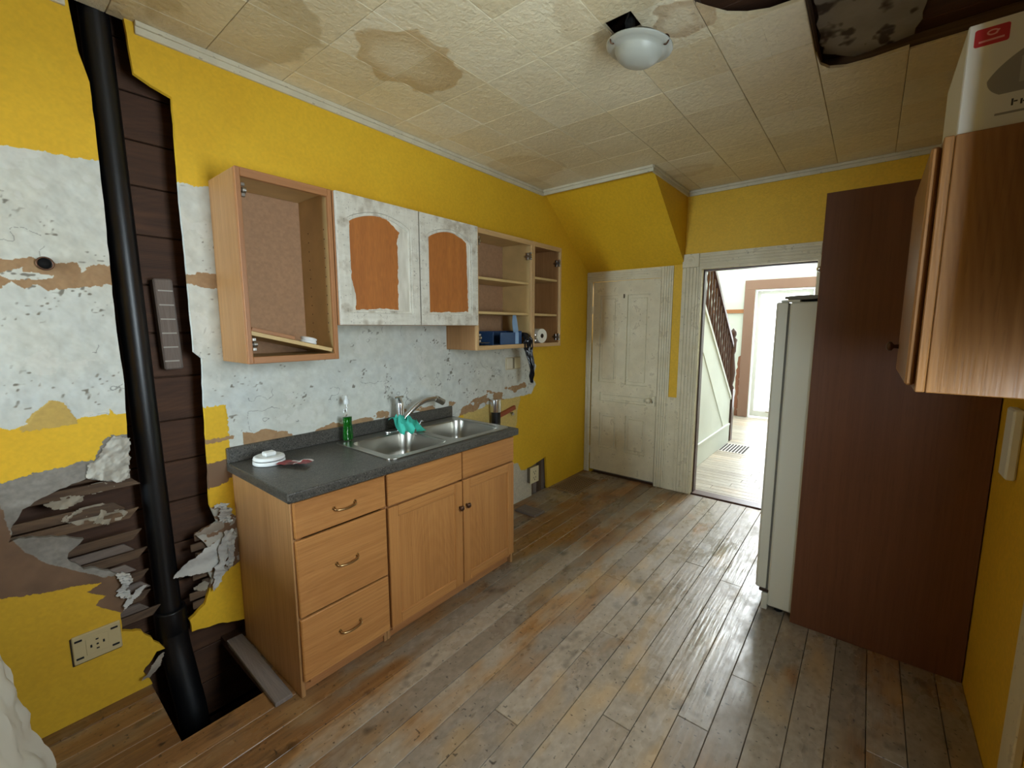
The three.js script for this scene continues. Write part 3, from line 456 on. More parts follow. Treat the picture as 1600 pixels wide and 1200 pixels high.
{ const w = struct('window_2', join([bx(0.86, 2.14, 2.96, 3.0, HALL_END - 0.08, HALL_END - 0.02), bx(0.86, 2.14, 4.3, 4.34, HALL_END - 0.08, HALL_END - 0.02), bx(0.86, 0.9, 3.0, 4.3, HALL_END - 0.08, HALL_END - 0.02), bx(2.1, 2.14, 3.0, 4.3, HALL_END - 0.08, HALL_END - 0.02)]), M.white, 'added unseen landing window high above the front door, put in to light the hall floor', 'window');  // window added above the door so light falls on the hall floor
  part(w, 'pane', bx(0.9, 2.1, 3.0, 4.3, HALL_END - 0.052, HALL_END - 0.048, { c: 0 }), M.glass); }
struct('wall_hall_upper', bx(0, 2.4, 2.95, 4.6, hz - 0.12, hz, { c: 0 }), M.hallWall, 'upper stairwell wall above the doorway', 'wall');
struct('ceiling_hall', bx(-0.2, 2.4, 4.6, 4.7, HALL_END - 0.15, hz, { c: 0 }), M.hallWall, 'ceiling of the stairwell', 'ceiling');
// hall floor boards run across
const hallTex = tex(512, 1024, (u, v) => { const x = u * 2.4, z = v * 4.4, n = fbm(x * 2.2, z * 26, 4, 170), m = fbm(x * 3, z * 3, 4, 171), f = fbm(x * 40, z * 90, 3, 172); let c = mix3([150, 142, 130], [190, 186, 176], n); c = mix3(c, [196, 172, 144], step(0.5, 0.75, m) * 0.5); return mul3(c, 0.9 + 0.2 * f); }, true, THREE.ClampToEdgeWrapping);
const hallTones = [0xffffff, 0xeeeae4, 0xf8f4ee, 0xe4e0da].map((c) => std(c, 0.38, { map: hallTex }));
const hallFloor = struct('floor_hall', bx(-0.1, 2.4, -0.08, -0.02, HALL_END - 0.15, hz + 0.14, { c: 0 }), M.sheath, 'pale worn board floor of the hall', 'floor');
{ const r = rng(77); for (let z = D - 0.02, i = 0; z > HALL_END - 0.15; z -= 0.09, i++) { const cut = 1.2 + r() * 0.9, x0 = i < 1 ? 1.146 : 0.0;
    for (const [a, b] of [[x0, cut], [cut, i < 1 ? 1.998 : 2.3]]) { if (b - a < 0.03) continue; const g = bx(a + 0.0008, b - 0.0008, -0.02, -0.001 - r() * 0.001, z - 0.0888, z - 0.0008, { c: 0.0018, g: 0 }), p = g.attributes.position, uv = g.attributes.uv; for (let k = 0; k < p.count; k++) uv.setXY(k, clamp(p.getX(k) / 2.4), clamp((D - p.getZ(k)) / 4.4)); part(hallFloor, 'hall_floor_board', g, hallTones[Math.floor(r() * 4)]); } } }
// stair side wall
const stairY = (z) => 0.623 + (z + 5.794) * 0.813;
const stairWall = struct('wall_stair', slabX([[-5.80, 0], [-5.80, stairY(-5.80)], [-3.6, stairY(-3.6)], [-3.6, 0]], 0.87, 0.93), M.hallWall, 'pale panelled side of the staircase along the hall', 'wall');
part(stairWall, 'baseboard', bx(0.93, 0.945, 0, 0.23, -5.78, -3.6, { g: 2 }), M.hallWall); part(stairWall, 'base_moulding', bx(0.93, 0.952, 0.23, 0.262, -5.78, -3.6, { g: 2, c: 0.006 }), M.hallWall);
{ const slope = (z0, y0, z1, y1, h, x0, x1) => slabX([[z0, y0], [z0, y0 + h], [z1, y1 + h], [z1, y1]], x0, x1, { g: 2 });
  part(stairWall, 'panel_moulding', slope(-5.46, 0.27, -3.7, 1.95, 0.022, 0.928, 0.938), M.hallWall);
  const st = thing('staircase', 'dark turned staircase railing with carved newel post in the hall', 'staircase', [0.9, 0, -5.0]);
  part(st, 'stringer_cap', slope(-5.8, stairY(-5.8) - 0.03, -3.6, stairY(-3.6) - 0.03, 0.05, 0.855, 0.945), M.hallWall, 'pale sloping cap under the balusters');
  part(st, 'handrail', slope(-5.8, stairY(-5.8) + 0.68, -3.6, stairY(-3.6) + 0.68, 0.06, 0.865, 0.935), M.darkOak);
  for (let z = -5.72, i = 0; z < -3.75; z += 0.115, i++) { const y0 = stairY(z) + 0.01, h = 0.68; part(st, 'baluster', lathe([[0.018, 0], [0.018, 0.1], [0.012, 0.13], [0.024, 0.2], [0.014, 0.3], [0.011, 0.42], [0.022, 0.5], [0.012, 0.54], [0.018, 0.58], [0.018, h]], [0.9, y0, z], 8), M.darkOak); }
  const nz = -5.87; part(st, 'newel_post', join([bx(0.845, 0.955, 0, 0.72, nz - 0.055, nz + 0.055, { c: 0.006 }), lathe([[0.05, 0.72], [0.055, 0.74], [0.035, 0.78], [0.05, 0.84], [0.06, 0.95], [0.045, 1.1], [0.034, 1.2], [0.05, 1.24], [0.05, 1.36], [0.06, 1.4], [0.03, 1.43], [0.045, 1.47], [0.04, 1.51], [0.016, 1.54], [0, 1.56]], [0.9, 0, nz], 20)]), M.darkOak);
  for (let i = 0; i < 8; i++) { const z0 = -5.8 + i * 0.245, y1 = 0.2 * (i + 1); part(st, 'tread', bx(0.0, 0.868, y1 - 0.03, y1, z0 - 0.025, z0 + 0.25, { g: 0 }), M.darkOak); part(st, 'riser', bx(0.0, 0.868, y1 - 0.2, y1 - 0.03, z0, z0 + 0.02, { g: 0 }), M.hallWall); }
}
// front door: brown casing, glazed storm door, chair rail and worn dado
struct('trim_17', join([bx(0.62, 0.78, 0, 2.2, HALL_END, HALL_END + 0.03, { g: 1, c: 0.004 }), bx(0.62, 1.78, 2.2, 2.36, HALL_END, HALL_END + 0.03, { g: 0, c: 0.004 }), bx(1.62, 1.78, 0, 2.2, HALL_END, HALL_END + 0.03, { g: 1, c: 0.004 })]), std(0x8a6a5a, 0.5), 'brown casing around the bright front door of the hall', 'door casing');
struct('trim_18', bx(0.0, 0.62, 1.81, 1.875, HALL_END, HALL_END + 0.03, { g: 0 }), M.stairOak, 'orange wooden chair rail left of the front door', 'chair rail');
part(hallEnd, 'bare_patch', slabZ(ragged([[0.57, 0.0], [0.62, 0], [0.62, 1.08], [0.58, 1.05], [0.56, 0.5]], 0.06, 0.015, 12, true), HALL_END, HALL_END + 0.004), std(0x8c5c46, 0.8), 'bare brown patch beside the front door casing');
part(hallEnd, 'baseboard', bx(0.0, 0.56, 0, 0.2, HALL_END, HALL_END + 0.016, { g: 0 }), M.hallWall);
{ const d = struct('door_2', join([bx(0.8, 0.86, 0.02, 2.18, HALL_END - 0.1, HALL_END - 0.06), bx(1.54, 1.6, 0.02, 2.18, HALL_END - 0.1, HALL_END - 0.06), bx(0.86, 1.54, 2.12, 2.18, HALL_END - 0.1, HALL_END - 0.06), bx(0.86, 1.54, 0.02, 0.12, HALL_END - 0.1, HALL_END - 0.06)]), M.white, 'white glazed front door full of daylight at the end of the hall', 'door');
  part(d, 'glass', bx(0.86, 1.54, 0.12, 2.12, HALL_END - 0.083, HALL_END - 0.079, { c: 0 }), M.glass);
  part(d, 'door_knob', new THREE.SphereGeometry(0.03, 16, 12).translate(1.17, 0.91, HALL_END - 0.055), M.nickel); part(d, 'lock_rail', bx(1.1, 1.24, 0.88, 0.94, HALL_END - 0.09, HALL_END - 0.07), M.white); part(d, 'door_closer', rod([1.05, 0.12, HALL_END - 0.05], [1.4, 0.12, HALL_END - 0.05], 0.012), M.nickel); }
struct('ground', bx(-30, 30, -0.5, -0.3, -60, HALL_END - 0.2, { c: 0 }), std(0xb8bab4, 0.9), 'pale ground outside the front door', 'ground');
{ const g = thing('floor_register', 'dark slatted register set in the hall floor beside the staircase', 'register', [1.08, 0, -5.45]);
  part(g, 'backing', bx(0.95, 1.25, -0.002, 0.001, -5.66, -5.22, { c: 0 }), std(0xcfcac2, 0.6)); for (let i = 0; i < 8; i++) part(g, 'slat', bx(0.958 + i * 0.037, 0.979 + i * 0.037, 0.001, 0.005, -5.64, -5.24, { c: 0.001 }), std(0x2a1e1a, 0.8)); }

// ================================================================ KITCHEN CABINETS UNDER THE SINK
const CT = 0.925, CB = 0.882, BF = 0.60;
function pull(parent, y, z) { part(parent, 'handle', join([tube([[BF + 0.018, y + 0.004, z + 0.05], [BF + 0.036, y - 0.001, z + 0.046], [BF + 0.044, y - 0.004, z + 0.02], [BF + 0.045, y - 0.005, z], [BF + 0.044, y - 0.004, z - 0.02], [BF + 0.036, y - 0.001, z - 0.046], [BF + 0.018, y + 0.004, z - 0.05]], 0.0045, 40, 8), rod([BF + 0.017, y + 0.004, z + 0.05], [BF + 0.021, y + 0.004, z + 0.05], 0.008), rod([BF + 0.017, y + 0.004, z - 0.05], [BF + 0.021, y + 0.004, z - 0.05], 0.008)]), M.brass, 'curved brass drawer pull'); }
{ // drawer unit
  const z0 = -0.02, z1 = -0.462, c = thing('drawer_cabinet', 'light oak base cabinet with three drawers at the near end of the sink counter', 'cabinet', [0.3, 0, -0.24]);
  part(c, 'side_panel', bx(0.0, BF - 0.001, 0.0, CB, z0 - 0.018, z0, { g: 1 }), M.oakSide); part(c, 'side_panel', bx(0.0, BF - 0.02, 0.0, CB, z1, z1 + 0.018, { g: 1 }), M.oakSide);
  part(c, 'back_panel', bx(0.002, 0.01, 0.0, CB, z1 + 0.018, z0 - 0.018), M.backBoard); part(c, 'toe_kick', bx(BF - 0.05, BF - 0.03, 0.0, 0.075, z1, z0 - 0.018, { g: 2 }), M.oakRed);
  part(c, 'face_frame', join([bx(BF - 0.022, BF - 0.003, 0.06, CB, z0 - 0.04, z0 - 0.018, { g: 1 }), bx(BF - 0.022, BF - 0.003, 0.06, CB, z1, z1 + 0.02, { g: 1 }), bx(BF - 0.022, BF - 0.003, 0.05, 0.085, z1 + 0.02, z0 - 0.04, { g: 2 })]), M.oakRed);
  for (const [a, b, o] of [[0.718, 0.872, 0.1], [0.372, 0.708, 0.5], [0.078, 0.362, 0.9]]) { const dr = part(c, 'drawer_front', bx(BF, BF + 0.019, a, b, z1 + 0.004, z0 - 0.008, { g: 2, c: 0.004, off: [o, o * 1.7] }), M.oak); pull(dr, (a + b) / 2 + 0.0, -0.246); }
}
{ // sink unit
  const z0 = -0.464, z1 = -1.447, c = thing('sink_cabinet', 'light oak sink base cabinet with two shaker doors and two false drawer fronts', 'cabinet', [0.3, 0, -0.95]);
  part(c, 'side_panel', bx(0.0, BF - 0.001, 0.0, CB, z1, z1 + 0.018, { g: 1 }), M.oakSide); part(c, 'side_panel', bx(0.0, BF - 0.02, 0.0, CB, z0 - 0.018, z0, { g: 1 }), M.oakSide);
  part(c, 'back_panel', bx(0.002, 0.01, 0.0, CB, z1 + 0.018, z0 - 0.018), M.backBoard); part(c, 'toe_kick', bx(BF - 0.05, BF - 0.03, 0.0, 0.075, z1 + 0.018, z0, { g: 2 }), M.oakRed);
  part(c, 'face_frame', join([bx(BF - 0.022, BF - 0.003, 0.06, CB, z0 - 0.02, z0, { g: 1 }), bx(BF - 0.022, BF - 0.003, 0.06, CB, z1, z1 + 0.03, { g: 1 }), bx(BF - 0.022, BF - 0.003, 0.06, CB, -0.99, -0.955, { g: 1 }), bx(BF - 0.022, BF - 0.003, 0.05, 0.085, z1 + 0.03, z0 - 0.02, { g: 2 }), bx(BF - 0.022, BF - 0.003, 0.69, 0.72, z1 + 0.03, z0 - 0.02, { g: 2 })]), M.oakRed);
  for (const [a, b, knobZ] of [[-0.968, -0.47, -0.945], [-1.437, -0.976, -1.0]]) {
    part(c, 'false_drawer_front', bx(BF, BF + 0.019, 0.714, 0.872, a, b, { g: 2, c: 0.004, off: [a, b] }), M.oak);
    const y0 = 0.078, y1 = 0.704, f = 0.058, dr = part(c, 'door', bx(BF + 0.001, BF + 0.012, y0 + 0.03, y1 - 0.03, a + 0.03, b - 0.03, { g: 1, c: 0.001, off: [a * 2, 0.3] }), M.oak);
    part(dr, 'stile', bx(BF, BF + 0.019, y0, y1, a, a + f, { g: 1, c: 0.003, off: [0.3, 0.7] }), M.oak); part(dr, 'stile', bx(BF, BF + 0.019, y0, y1, b - f, b, { g: 1, c: 0.003, off: [0.5, 0.2] }), M.oak);
    part(dr, 'rail', bx(BF, BF + 0.019, y0, y0 + f, a + f, b - f, { g: 2, c: 0.003 }), M.oak); part(dr, 'rail', bx(BF, BF + 0.019, y1 - f, y1, a + f, b - f, { g: 2, c: 0.003 }), M.oak);
    part(dr, 'knob', lathe([[0, 0], [0.008, 0], [0.006, 0.012], [0.014, 0.018], [0.016, 0.025], [0.01, 0.031], [0, 0.033]], [0, 0, 0], 16).rotateZ(-Math.PI / 2).translate(BF + 0.018, 0.555, knobZ), M.bronze, 'round bronze knob');
  }
}
// worktop with cut-out and splash, all one speckled laminate
const speckle = tex(512, 512, (u, v) => { const n = fbm(u * 12, v * 12, 4, 180), s = noise(u * 170, v * 170, 181), q = noise(u * 120 + 9, v * 120, 182); let c = mul3([74, 71, 65], 0.85 + 0.3 * n); if (s > 0.68) c = mix3(c, [150, 146, 136], (s - 0.68) * 2.4); if (q > 0.72) c = mul3(c, 0.55); return c; }); speckle.repeat.set(2.2, 2.2);
M.laminate = std(0xffffff, 0.36, { map: speckle });
const WEND = -1.467, SX0 = 0.055, SX1 = 0.59, SZ0 = -1.442, SZ1 = -0.515;
{
  const w = thing('worktop', 'dark speckled laminate worktop over the oak base cabinets', 'worktop', [0.3, CB, -0.73]);
  part(w, 'slab', slabY([[0.0, 0.0], [0.61, 0.0], [0.632, 0.0], [0.638, -0.006], [0.638, WEND + 0.006], [0.632, WEND], [0.0, WEND]], CB, CT, { holes: [roundRect(SX0 + 0.015, SX1 - 0.015, SZ0 + 0.015, SZ1 - 0.015, 0.05)], bevel: 0.006 }), M.laminate);
  part(w, 'backsplash', bx(0.0, 0.02, CT - 0.001, 1.0, WEND, 0.0, { c: 0.004, g: 2 }), M.laminate);
}
{ // double-bowl stainless sink
  const s = thing('kitchen_sink', 'double-bowl stainless steel sink set in the dark worktop', 'sink', [0.315, 0.74, -1.0]);
  const bowls = [[0.14, 0.55, -0.955, -0.555], [0.14, 0.55, -1.402, -1.0]];
  const rimHoles = bowls.map(([a, b, c, d]) => roundRect(a, b, c, d, 0.07, 8));
  part(s, 'rim', slabY(roundRect(SX0, SX1, SZ0, SZ1, 0.045, 8), CT, CT + 0.006, { holes: rimHoles, bevel: 0.0018 }), M.steel);
  for (const [a, b, c, d] of bowls) {
    const rings = [[0, 0.004, 0.07], [-0.004, 0.0, 0.07], [0.004, -0.008, 0.068], [0.012, -0.1, 0.06], [0.018, -0.135, 0.055], [0.034, -0.155, 0.05], [0.07, -0.163, 0.04], [0.17, -0.166, 0.012]].map(([i, y, r]) => roundRect(a + i, b - i, c + i, d - i, Math.min(r, (b - a) / 2 - i - 0.001), 8).map(([x, z]) => [x, CT + y, z]));
    const pos = [], idx = [], n = rings[0].length; rings.forEach((r) => r.forEach((p) => pos.push(...p)));
    for (let i = 0; i + 1 < rings.length; i++) for (let k = 0; k < n; k++) { const q = (k + 1) % n, A = i * n + k, B = i * n + q, C = A + n, E = B + n; idx.push(A, B, C, B, E, C); }
    const g = new THREE.BufferGeometry(); g.setAttribute('position', new THREE.Float32BufferAttribute(pos, 3)); g.setIndex(idx); g.computeVertexNormals(); g.setAttribute('uv', new THREE.Float32BufferAttribute(new Float32Array(pos.length / 3 * 2), 2));
    const bowl = part(s, 'bowl', g, new THREE.MeshStandardMaterial({ color: 0xb4b1a8, roughness: 0.3, metalness: 1, side: THREE.DoubleSide }));
    part(bowl, 'drain', lathe([[0, 0.003], [0.03, 0.003], [0.04, 0.006], [0.045, 0.002], [0.045, -0.02], [0, -0.02]], [(a + b) / 2, CT - 0.168, (c + d) / 2], 24), M.chrome);
  }
}
{ // single-lever faucet
  const f = thing('faucet', 'chrome single-lever kitchen faucet with pull-out spout', 'faucet', [0.11, CT + 0.006, -0.94]);
  const put = (n, g, m) => { g.translate(0, 0, 0.047); part(f, n, g, m); };
  put('base_plate', slabY(roundRect(0.085, 0.138, -1.10, -0.87, 0.026, 8), CT + 0.006, CT + 0.016, { bevel: 0.003 }), M.chrome);
  put('body', lathe([[0, 0.01], [0.027, 0.01], [0.025, 0.06], [0.023, 0.14], [0.022, 0.17], [0.018, 0.185], [0, 0.19]], [0.11, CT + 0.006, -0.985], 24), M.chrome);
  put('lever', join([rod([0.118, 1.10, -0.985], [0.118, 1.145, -0.972], 0.013, 0.015), bx(0.105, 0.13, 1.138, 1.15, -1.0, -0.935, { c: 0.005 })]), M.chrome);
  put('spout', tube([[0.112, 0.99, -1.0], [0.12, 1.03, -1.04], [0.13, 1.075, -1.10], [0.14, 1.10, -1.16], [0.15, 1.105, -1.215], [0.157, 1.10, -1.255]], 0.016, 40, 14), M.chrome);
  put('spray_head', join([rod([0.155, 1.107, -1.235], [0.163, 1.072, -1.295], 0.02, 0.021), rod([0.157, 1.099, -1.249], [0.1585, 1.092, -1.261], 0.0218)]), M.nickel);
  put('side_sprayer', rod([0.10, CT + 0.008, -1.135], [0.12, CT + 0.04, -1.145], 0.012, 0.009), M.chrome);
}
{ // folded teal cloth hung over the faucet base
  const n = 26, pos = [], idx = [], uv = [];
  for (let i = 0; i <= n; i++) for (let j = 0; j <= n; j++) { const a = i / n, b = j / n, f = fbm(a * 4, b * 4, 3, 190);
    const z = -0.85 - a * 0.17 - 0.012 * Math.sin(b * 9), x = 0.10 + b * 0.15 + 0.012 * Math.sin(a * 13 + b * 3), drop = step(0.25, 1.0, b);
    const y = CT + 0.085 - drop * 0.075 + 0.016 * Math.sin(a * 17 + b * 6) + 0.03 * (f - 0.5) - a * 0.02 + 0.02 * Math.sin(a * Math.PI);
    pos.push(x, Math.max(y, CT + 0.010), z); uv.push(a, b); }
  for (let i = 0; i < n; i++) for (let j = 0; j < n; j++) { const k = i * (n + 1) + j; idx.push(k, k + 1, k + n + 1, k + 1, k + n + 2, k + n + 1); }
  const g = new THREE.BufferGeometry(); g.setAttribute('position', new THREE.Float32BufferAttribute(pos, 3)); g.setAttribute('uv', new THREE.Float32BufferAttribute(uv, 2)); g.setIndex(idx); g.computeVertexNormals();
  single('dish_cloth', g, std(0x3fb8a4, 0.85, { side: THREE.DoubleSide }), 'crumpled teal cloth draped at the foot of the faucet', 'cloth');
}
{ // clear bottle with green dish soap
  const b = thing('soap_bottle', 'clear squeeze bottle half full of green dish soap', 'bottle', [0.085, CT, -0.59]), at = [0.085, CT + 0.007, -0.59];
  const flatten = (g) => { g.translate(-at[0], 0, -at[2]); g.scale(0.7, 1, 1); g.translate(at[0], 0, at[2]); return g; };
  part(b, 'liquid', flatten(lathe([[0, 0.003], [0.026, 0.003], [0.03, 0.012], [0.028, 0.06], [0.025, 0.1], [0.027, 0.135], [0, 0.1355]], at, 24)), phys(0x1f9a2c, 0.05, { transmission: 0.75, thickness: 0.02, attenuationColor: new THREE.Color(0x149a24), attenuationDistance: 0.03, ior: 1.34 }));
  part(b, 'bottle_body', flatten(lathe([[0.0, 0], [0.027, 0], [0.0315, 0.008], [0.0295, 0.06], [0.0262, 0.1], [0.0285, 0.14], [0.027, 0.175], [0.018, 0.205], [0.012, 0.215], [0.012, 0.225]], at, 24)), phys(0xffffff, 0.05, { transmission: 1, thickness: 0, ior: 1.45 }));
  part(b, 'cap', lathe([[0.0145, 0], [0.0145, 0.02], [0.008, 0.028], [0.008, 0.045], [0, 0.046]], [at[0], CT + 0.218, at[2]], 18), phys(0xe8eae8, 0.2, { transmission: 0.4, thickness: 0 }));
}
{ // round white plastic detector lying on the worktop
  const c = [0.16, CT + 0.0005, -0.13], d = thing('smoke_detector', 'round white plastic smoke detector with its mounting plate lying on the worktop', 'smoke detector', c);
  part(d, 'base', lathe([[0, 0], [0.066, 0], [0.07, 0.004], [0.07, 0.016], [0.066, 0.019], [0, 0.019]], c, 40), M.white); part(d, 'groove', lathe([[0.063, 0.018], [0.063, 0.024]], c, 40), M.black);
  part(d, 'cover', lathe([[0.0, 0.022], [0.066, 0.022], [0.069, 0.026], [0.066, 0.036], [0.058, 0.04], [0.052, 0.036], [0, 0.034]], c, 40), M.white);
  part(d, 'mounting_tab', bx(c[0] - 0.028, c[0] + 0.016, c[1] + 0.036, c[1] + 0.056, c[2] - 0.03, c[2] + 0.022, { c: 0.008 }), M.white);
}
{ // opened red wrapper
  const t = tex(128, 64, (u, v) => { let c = mul3([138, 40, 42], 0.85 + 0.3 * fbm(u * 9, v * 9, 3, 200)); if (Math.abs(u - 0.62) < 0.06 || (v > 0.8 && u > 0.3)) c = [206, 200, 196]; if (u > 0.3 && u < 0.5 && v < 0.6) c = [92, 40, 40]; return c; });
  const n = 12, g = new THREE.PlaneGeometry(0.15, 0.07, n, 6), p = g.attributes.position; for (let i = 0; i < p.count; i++) p.setZ(i, 0.004 + 0.012 * fbm(p.getX(i) * 40, p.getY(i) * 40, 2, 201) + 0.008 * Math.max(0, Math.sin(p.getX(i) * 30)));
  g.rotateX(-Math.PI / 2); g.rotateY(0.6); g.translate(0.285, CT + 0.001, -0.195); g.computeVertexNormals(); single('snack_wrapper', g, std(0xffffff, 0.35, { map: t, side: THREE.DoubleSide }), 'torn red and silver wrapper lying beside the smoke detector', 'wrapper');
}

// ================================================================ WALL CABINETS
const UF = 0.302, UT = 2.224, UB = 1.416, UM = 1.583;
function hinge(parent, z, y, dir) { part(parent, 'hinge', join([bx(UF - 0.06, UF - 0.004, y - 0.006, y + 0.006, Math.min(z, z + dir * 0.012), Math.max(z, z + dir * 0.012), { c: 0.002 }), bx(UF - 0.05, UF - 0.03, y - 0.026, y + 0.026, Math.min(z, z + dir * 0.006), Math.max(z, z + dir * 0.006), { c: 0.002 }), bx(UF - 0.012, UF + 0.006, y - 0.028, y - 0.014, Math.min(z, z + dir * 0.014), Math.max(z, z + dir * 0.014), { c: 0.002 }), bx(UF - 0.012, UF + 0.006, y + 0.014, y + 0.028, Math.min(z, z + dir * 0.014), Math.max(z, z + dir * 0.014), { c: 0.002 }), rod([UF - 0.004, y, z + dir * 0.004], [UF - 0.004, y, z + dir * 0.018], 0.012)]), M.nickel, 'bare cabinet hinge'); }
function wallBox(c, z0, z1, y0, frame, inner) {     // z0 near, z1 far
  part(c, 'side_panel', join([bx(0.001, UF - 0.019, y0, UT, z0 - 0.016, z0, { g: 1 })]), frame); part(c, 'side_panel', bx(0.001, UF - 0.019, y0, UT, z1, z1 + 0.016, { g: 1 }), inner);
  part(c, 'top_panel', bx(0.001, UF - 0.019, UT - 0.016, UT, z1 + 0.016, z0 - 0.016, { g: 2 }), inner); part(c, 'bottom_panel', bx(0.001, UF - 0.019, y0 + 0.012, y0 + 0.028, z1 + 0.016, z0 - 0.016, { g: 2 }), inner);
  part(c, 'back_panel', bx(0.002, 0.008, y0 + 0.028, UT - 0.016, z1 + 0.016, z0 - 0.016, { g: 1 }), M.backBoard);
}
function faceFrame(c, z0, z1, y0, w, mat) { part(c, 'face_frame', join([bx(UF - 0.019, UF, y0, UT, z0 - w, z0, { g: 1 }), bx(UF - 0.019, UF, y0, UT, z1, z1 + w, { g: 1 }), bx(UF - 0.019, UF, UT - 0.035, UT, z1 + w, z0 - w, { g: 2 }), bx(UF - 0.019, UF, y0, y0 + 0.03, z1 + w, z0 - w, { g: 2 })]), mat); }
{ // left, doorless
  const c = thing('wall_cabinet', 'doorless oak wall cabinet with a fallen shelf, next to the black pipe', 'cabinet', [0.15, UB, -0.23]);
  wallBox(c, -0.022, -0.437, UB, M.oakSide, M.melamine); faceFrame(c, -0.022, -0.437, UB, 0.02, M.oakRed);
  hinge(c, -0.042, 2.135, -1); hinge(c, -0.042, 1.50, -1);
  const holes = []; for (let i = 0; i < 12; i++) for (const x of [0.09, 0.245]) part(c, 'peg_hole', rod([x, 1.55 + i * 0.045, -0.4215], [x, 1.55 + i * 0.045, -0.4203], 0.0035, 0.0035, 8), M.oldWood);
  const sh = thing('loose_shelf', 'pale loose shelf board lying tilted inside the doorless left wall cabinet', 'shelf', [0.15, UB + 0.03, -0.23]);
  const g = bx(0.012, UF - 0.022, -0.009, 0.009, -0.19, 0.19, { g: 2, c: 0.0015 }); g.rotateX(-0.235); g.translate(0, 1.505, -0.2305); part(sh, 'board', g, M.melamine);
  const lip = bx(UF - 0.034, UF - 0.022, 0.010, 0.026, -0.0, 0.188, { g: 2, c: 0.001 }); lip.rotateX(-0.235); lip.translate(0, 1.505, -0.2305); part(sh, 'cleat', lip, M.oakRed);
  const l = thing('white_puck', 'small round white plastic lid lying on the tilted loose shelf', 'lid', [0.2, 1.5, -0.3]), q = lathe([[0, 0], [0.036, 0], [0.038, 0.004], [0.038, 0.012], [0.034, 0.014], [0.034, 0.017], [0.037, 0.019], [0.037, 0.027], [0.03, 0.03], [0, 0.03]], [0, 0, 0], 32); q.rotateX(-0.235); q.translate(0.235, 1.495, -0.315); part(l, 'lid', q, M.white);
}
{ // middle, two arched doors half painted white
  const c = thing('wall_cabinet', 'wall cabinet with two arched doors roughly painted white around brown panels', 'cabinet', [0.15, UM, -0.935]);
  wallBox(c, -0.44, -1.432, UM, M.oakSide, M.melamine); faceFrame(c, -0.44, -1.432, UM, 0.03, M.oakRed);
  const whitewash = tex(512, 512, (u, v) => { const n = fbm(u * 7, v * 40, 4, 210), m = fbm(u * 50, v * 8, 4, 211), f = fbm(u * 9, v * 9, 4, 212); let k = mix3([184, 176, 158], [222, 218, 204], clamp(0.2 + 0.5 * n + 0.4 * m)); if (f > 0.62) k = mix3(k, [150, 136, 116], clamp((f - 0.62) * 5) * 0.6); if (noise(u * 90, v * 90, 213) > 0.9) k = mul3(k, 0.8); return k; }, true, THREE.MirroredRepeatWrapping); whitewash.repeat.set(1.6, 1.6);
  M.whitewash = std(0xffffff, 0.6, { map: whitewash, bumpMap: grainBump, bumpScale: 0.0012 });
  const arch = (a, b, y0, y1, rise, n = 20) => { const o = [[a, y0], [b, y0]]; for (let i = 0; i <= n; i++) { const t = i / n, s = Math.sin(t * Math.PI); o.push([b + (a - b) * t, y1 + rise * Math.pow(s, 0.8)]); } return o; };
  for (const [z0, z1, brown, seed] of [[-0.447, -0.944, [[-0.535, 1.66], [-0.54, 1.72], [-0.52, 1.82], [-0.512, 1.95], [-0.52, 2.11], [-0.56, 2.135], [-0.66, 2.148], [-0.74, 2.14], [-0.79, 2.11], [-0.82, 2.085], [-0.805, 2.05], [-0.80, 1.668], [-0.7, 1.672]], 1], [-0.952, -1.43, [[-1.02, 1.66], [-1.01, 1.8], [-1.0, 1.95], [-0.995, 2.09], [-1.04, 2.125], [-1.12, 2.148], [-1.2, 2.15], [-1.28, 2.13], [-1.335, 2.10], [-1.34, 1.9], [-1.345, 1.672]], 2]]) {
    const y0 = UM + 0.002, y1 = UT - 0.003, x0 = UF + 0.001, a = z0 - 0.055, b = z1 + 0.055, hole = arch(a, b, y0 + 0.062, y1 - 0.115, 0.055);
    const p = part(c, 'door', slabX([[z0, y0], [z1, y0], [z1, y1], [z0, y1]], x0, x0 + 0.019, { holes: [hole], bevel: 0.002 }), M.whitewash, 'brushed white door frame');
    const inner = arch(a - 0.014, b + 0.014, y0 + 0.076, y1 - 0.129, 0.053); part(p, 'moulding', slabX(hole.map(([z, y]) => [z, y]), x0 + 0.004, x0 + 0.014, { holes: [inner], bevel: 0.003 }), M.whitewash);
    const W = 0.5, Hh = 0.66, pt = tex(512, 676, (u, v) => { const z = z0 - u * W, y = y0 + v * Hh, jz = z + (fbm(z * 40, y * 40, 3, seed) - 0.5) * 0.012, jy = y + (fbm(z * 40, y * 40, 3, seed + 4) - 0.5) * 0.012;
      if (inside(brown, jz, jy)) return mul3(mix3([158, 92, 34], [178, 108, 44], fbm(z * 60, y * 5, 4, seed + 8)), 0.95 + 0.1 * noise(z * 300, y * 40, seed));
      return mul3(mix3([184, 176, 158], [220, 215, 200], clamp(fbm(z * 60, y * 9, 4, seed + 3) * 1.2)), 1); }, true, THREE.ClampToEdgeWrapping);
    const pg = slabX(arch(a + 0.006, b - 0.006, y0 + 0.056, y1 - 0.109, 0.055), x0 + 0.002, x0 + 0.008), pp = pg.attributes.position, uv = pg.attributes.uv; for (let i = 0; i < pp.count; i++) uv.setXY(i, (z0 - pp.getZ(i)) / W, (pp.getY(i) - y0) / Hh);
    part(p, 'door_panel', pg, std(0xffffff, 0.65, { map: pt }), 'brown centre panel with a rough white border');
  }
}
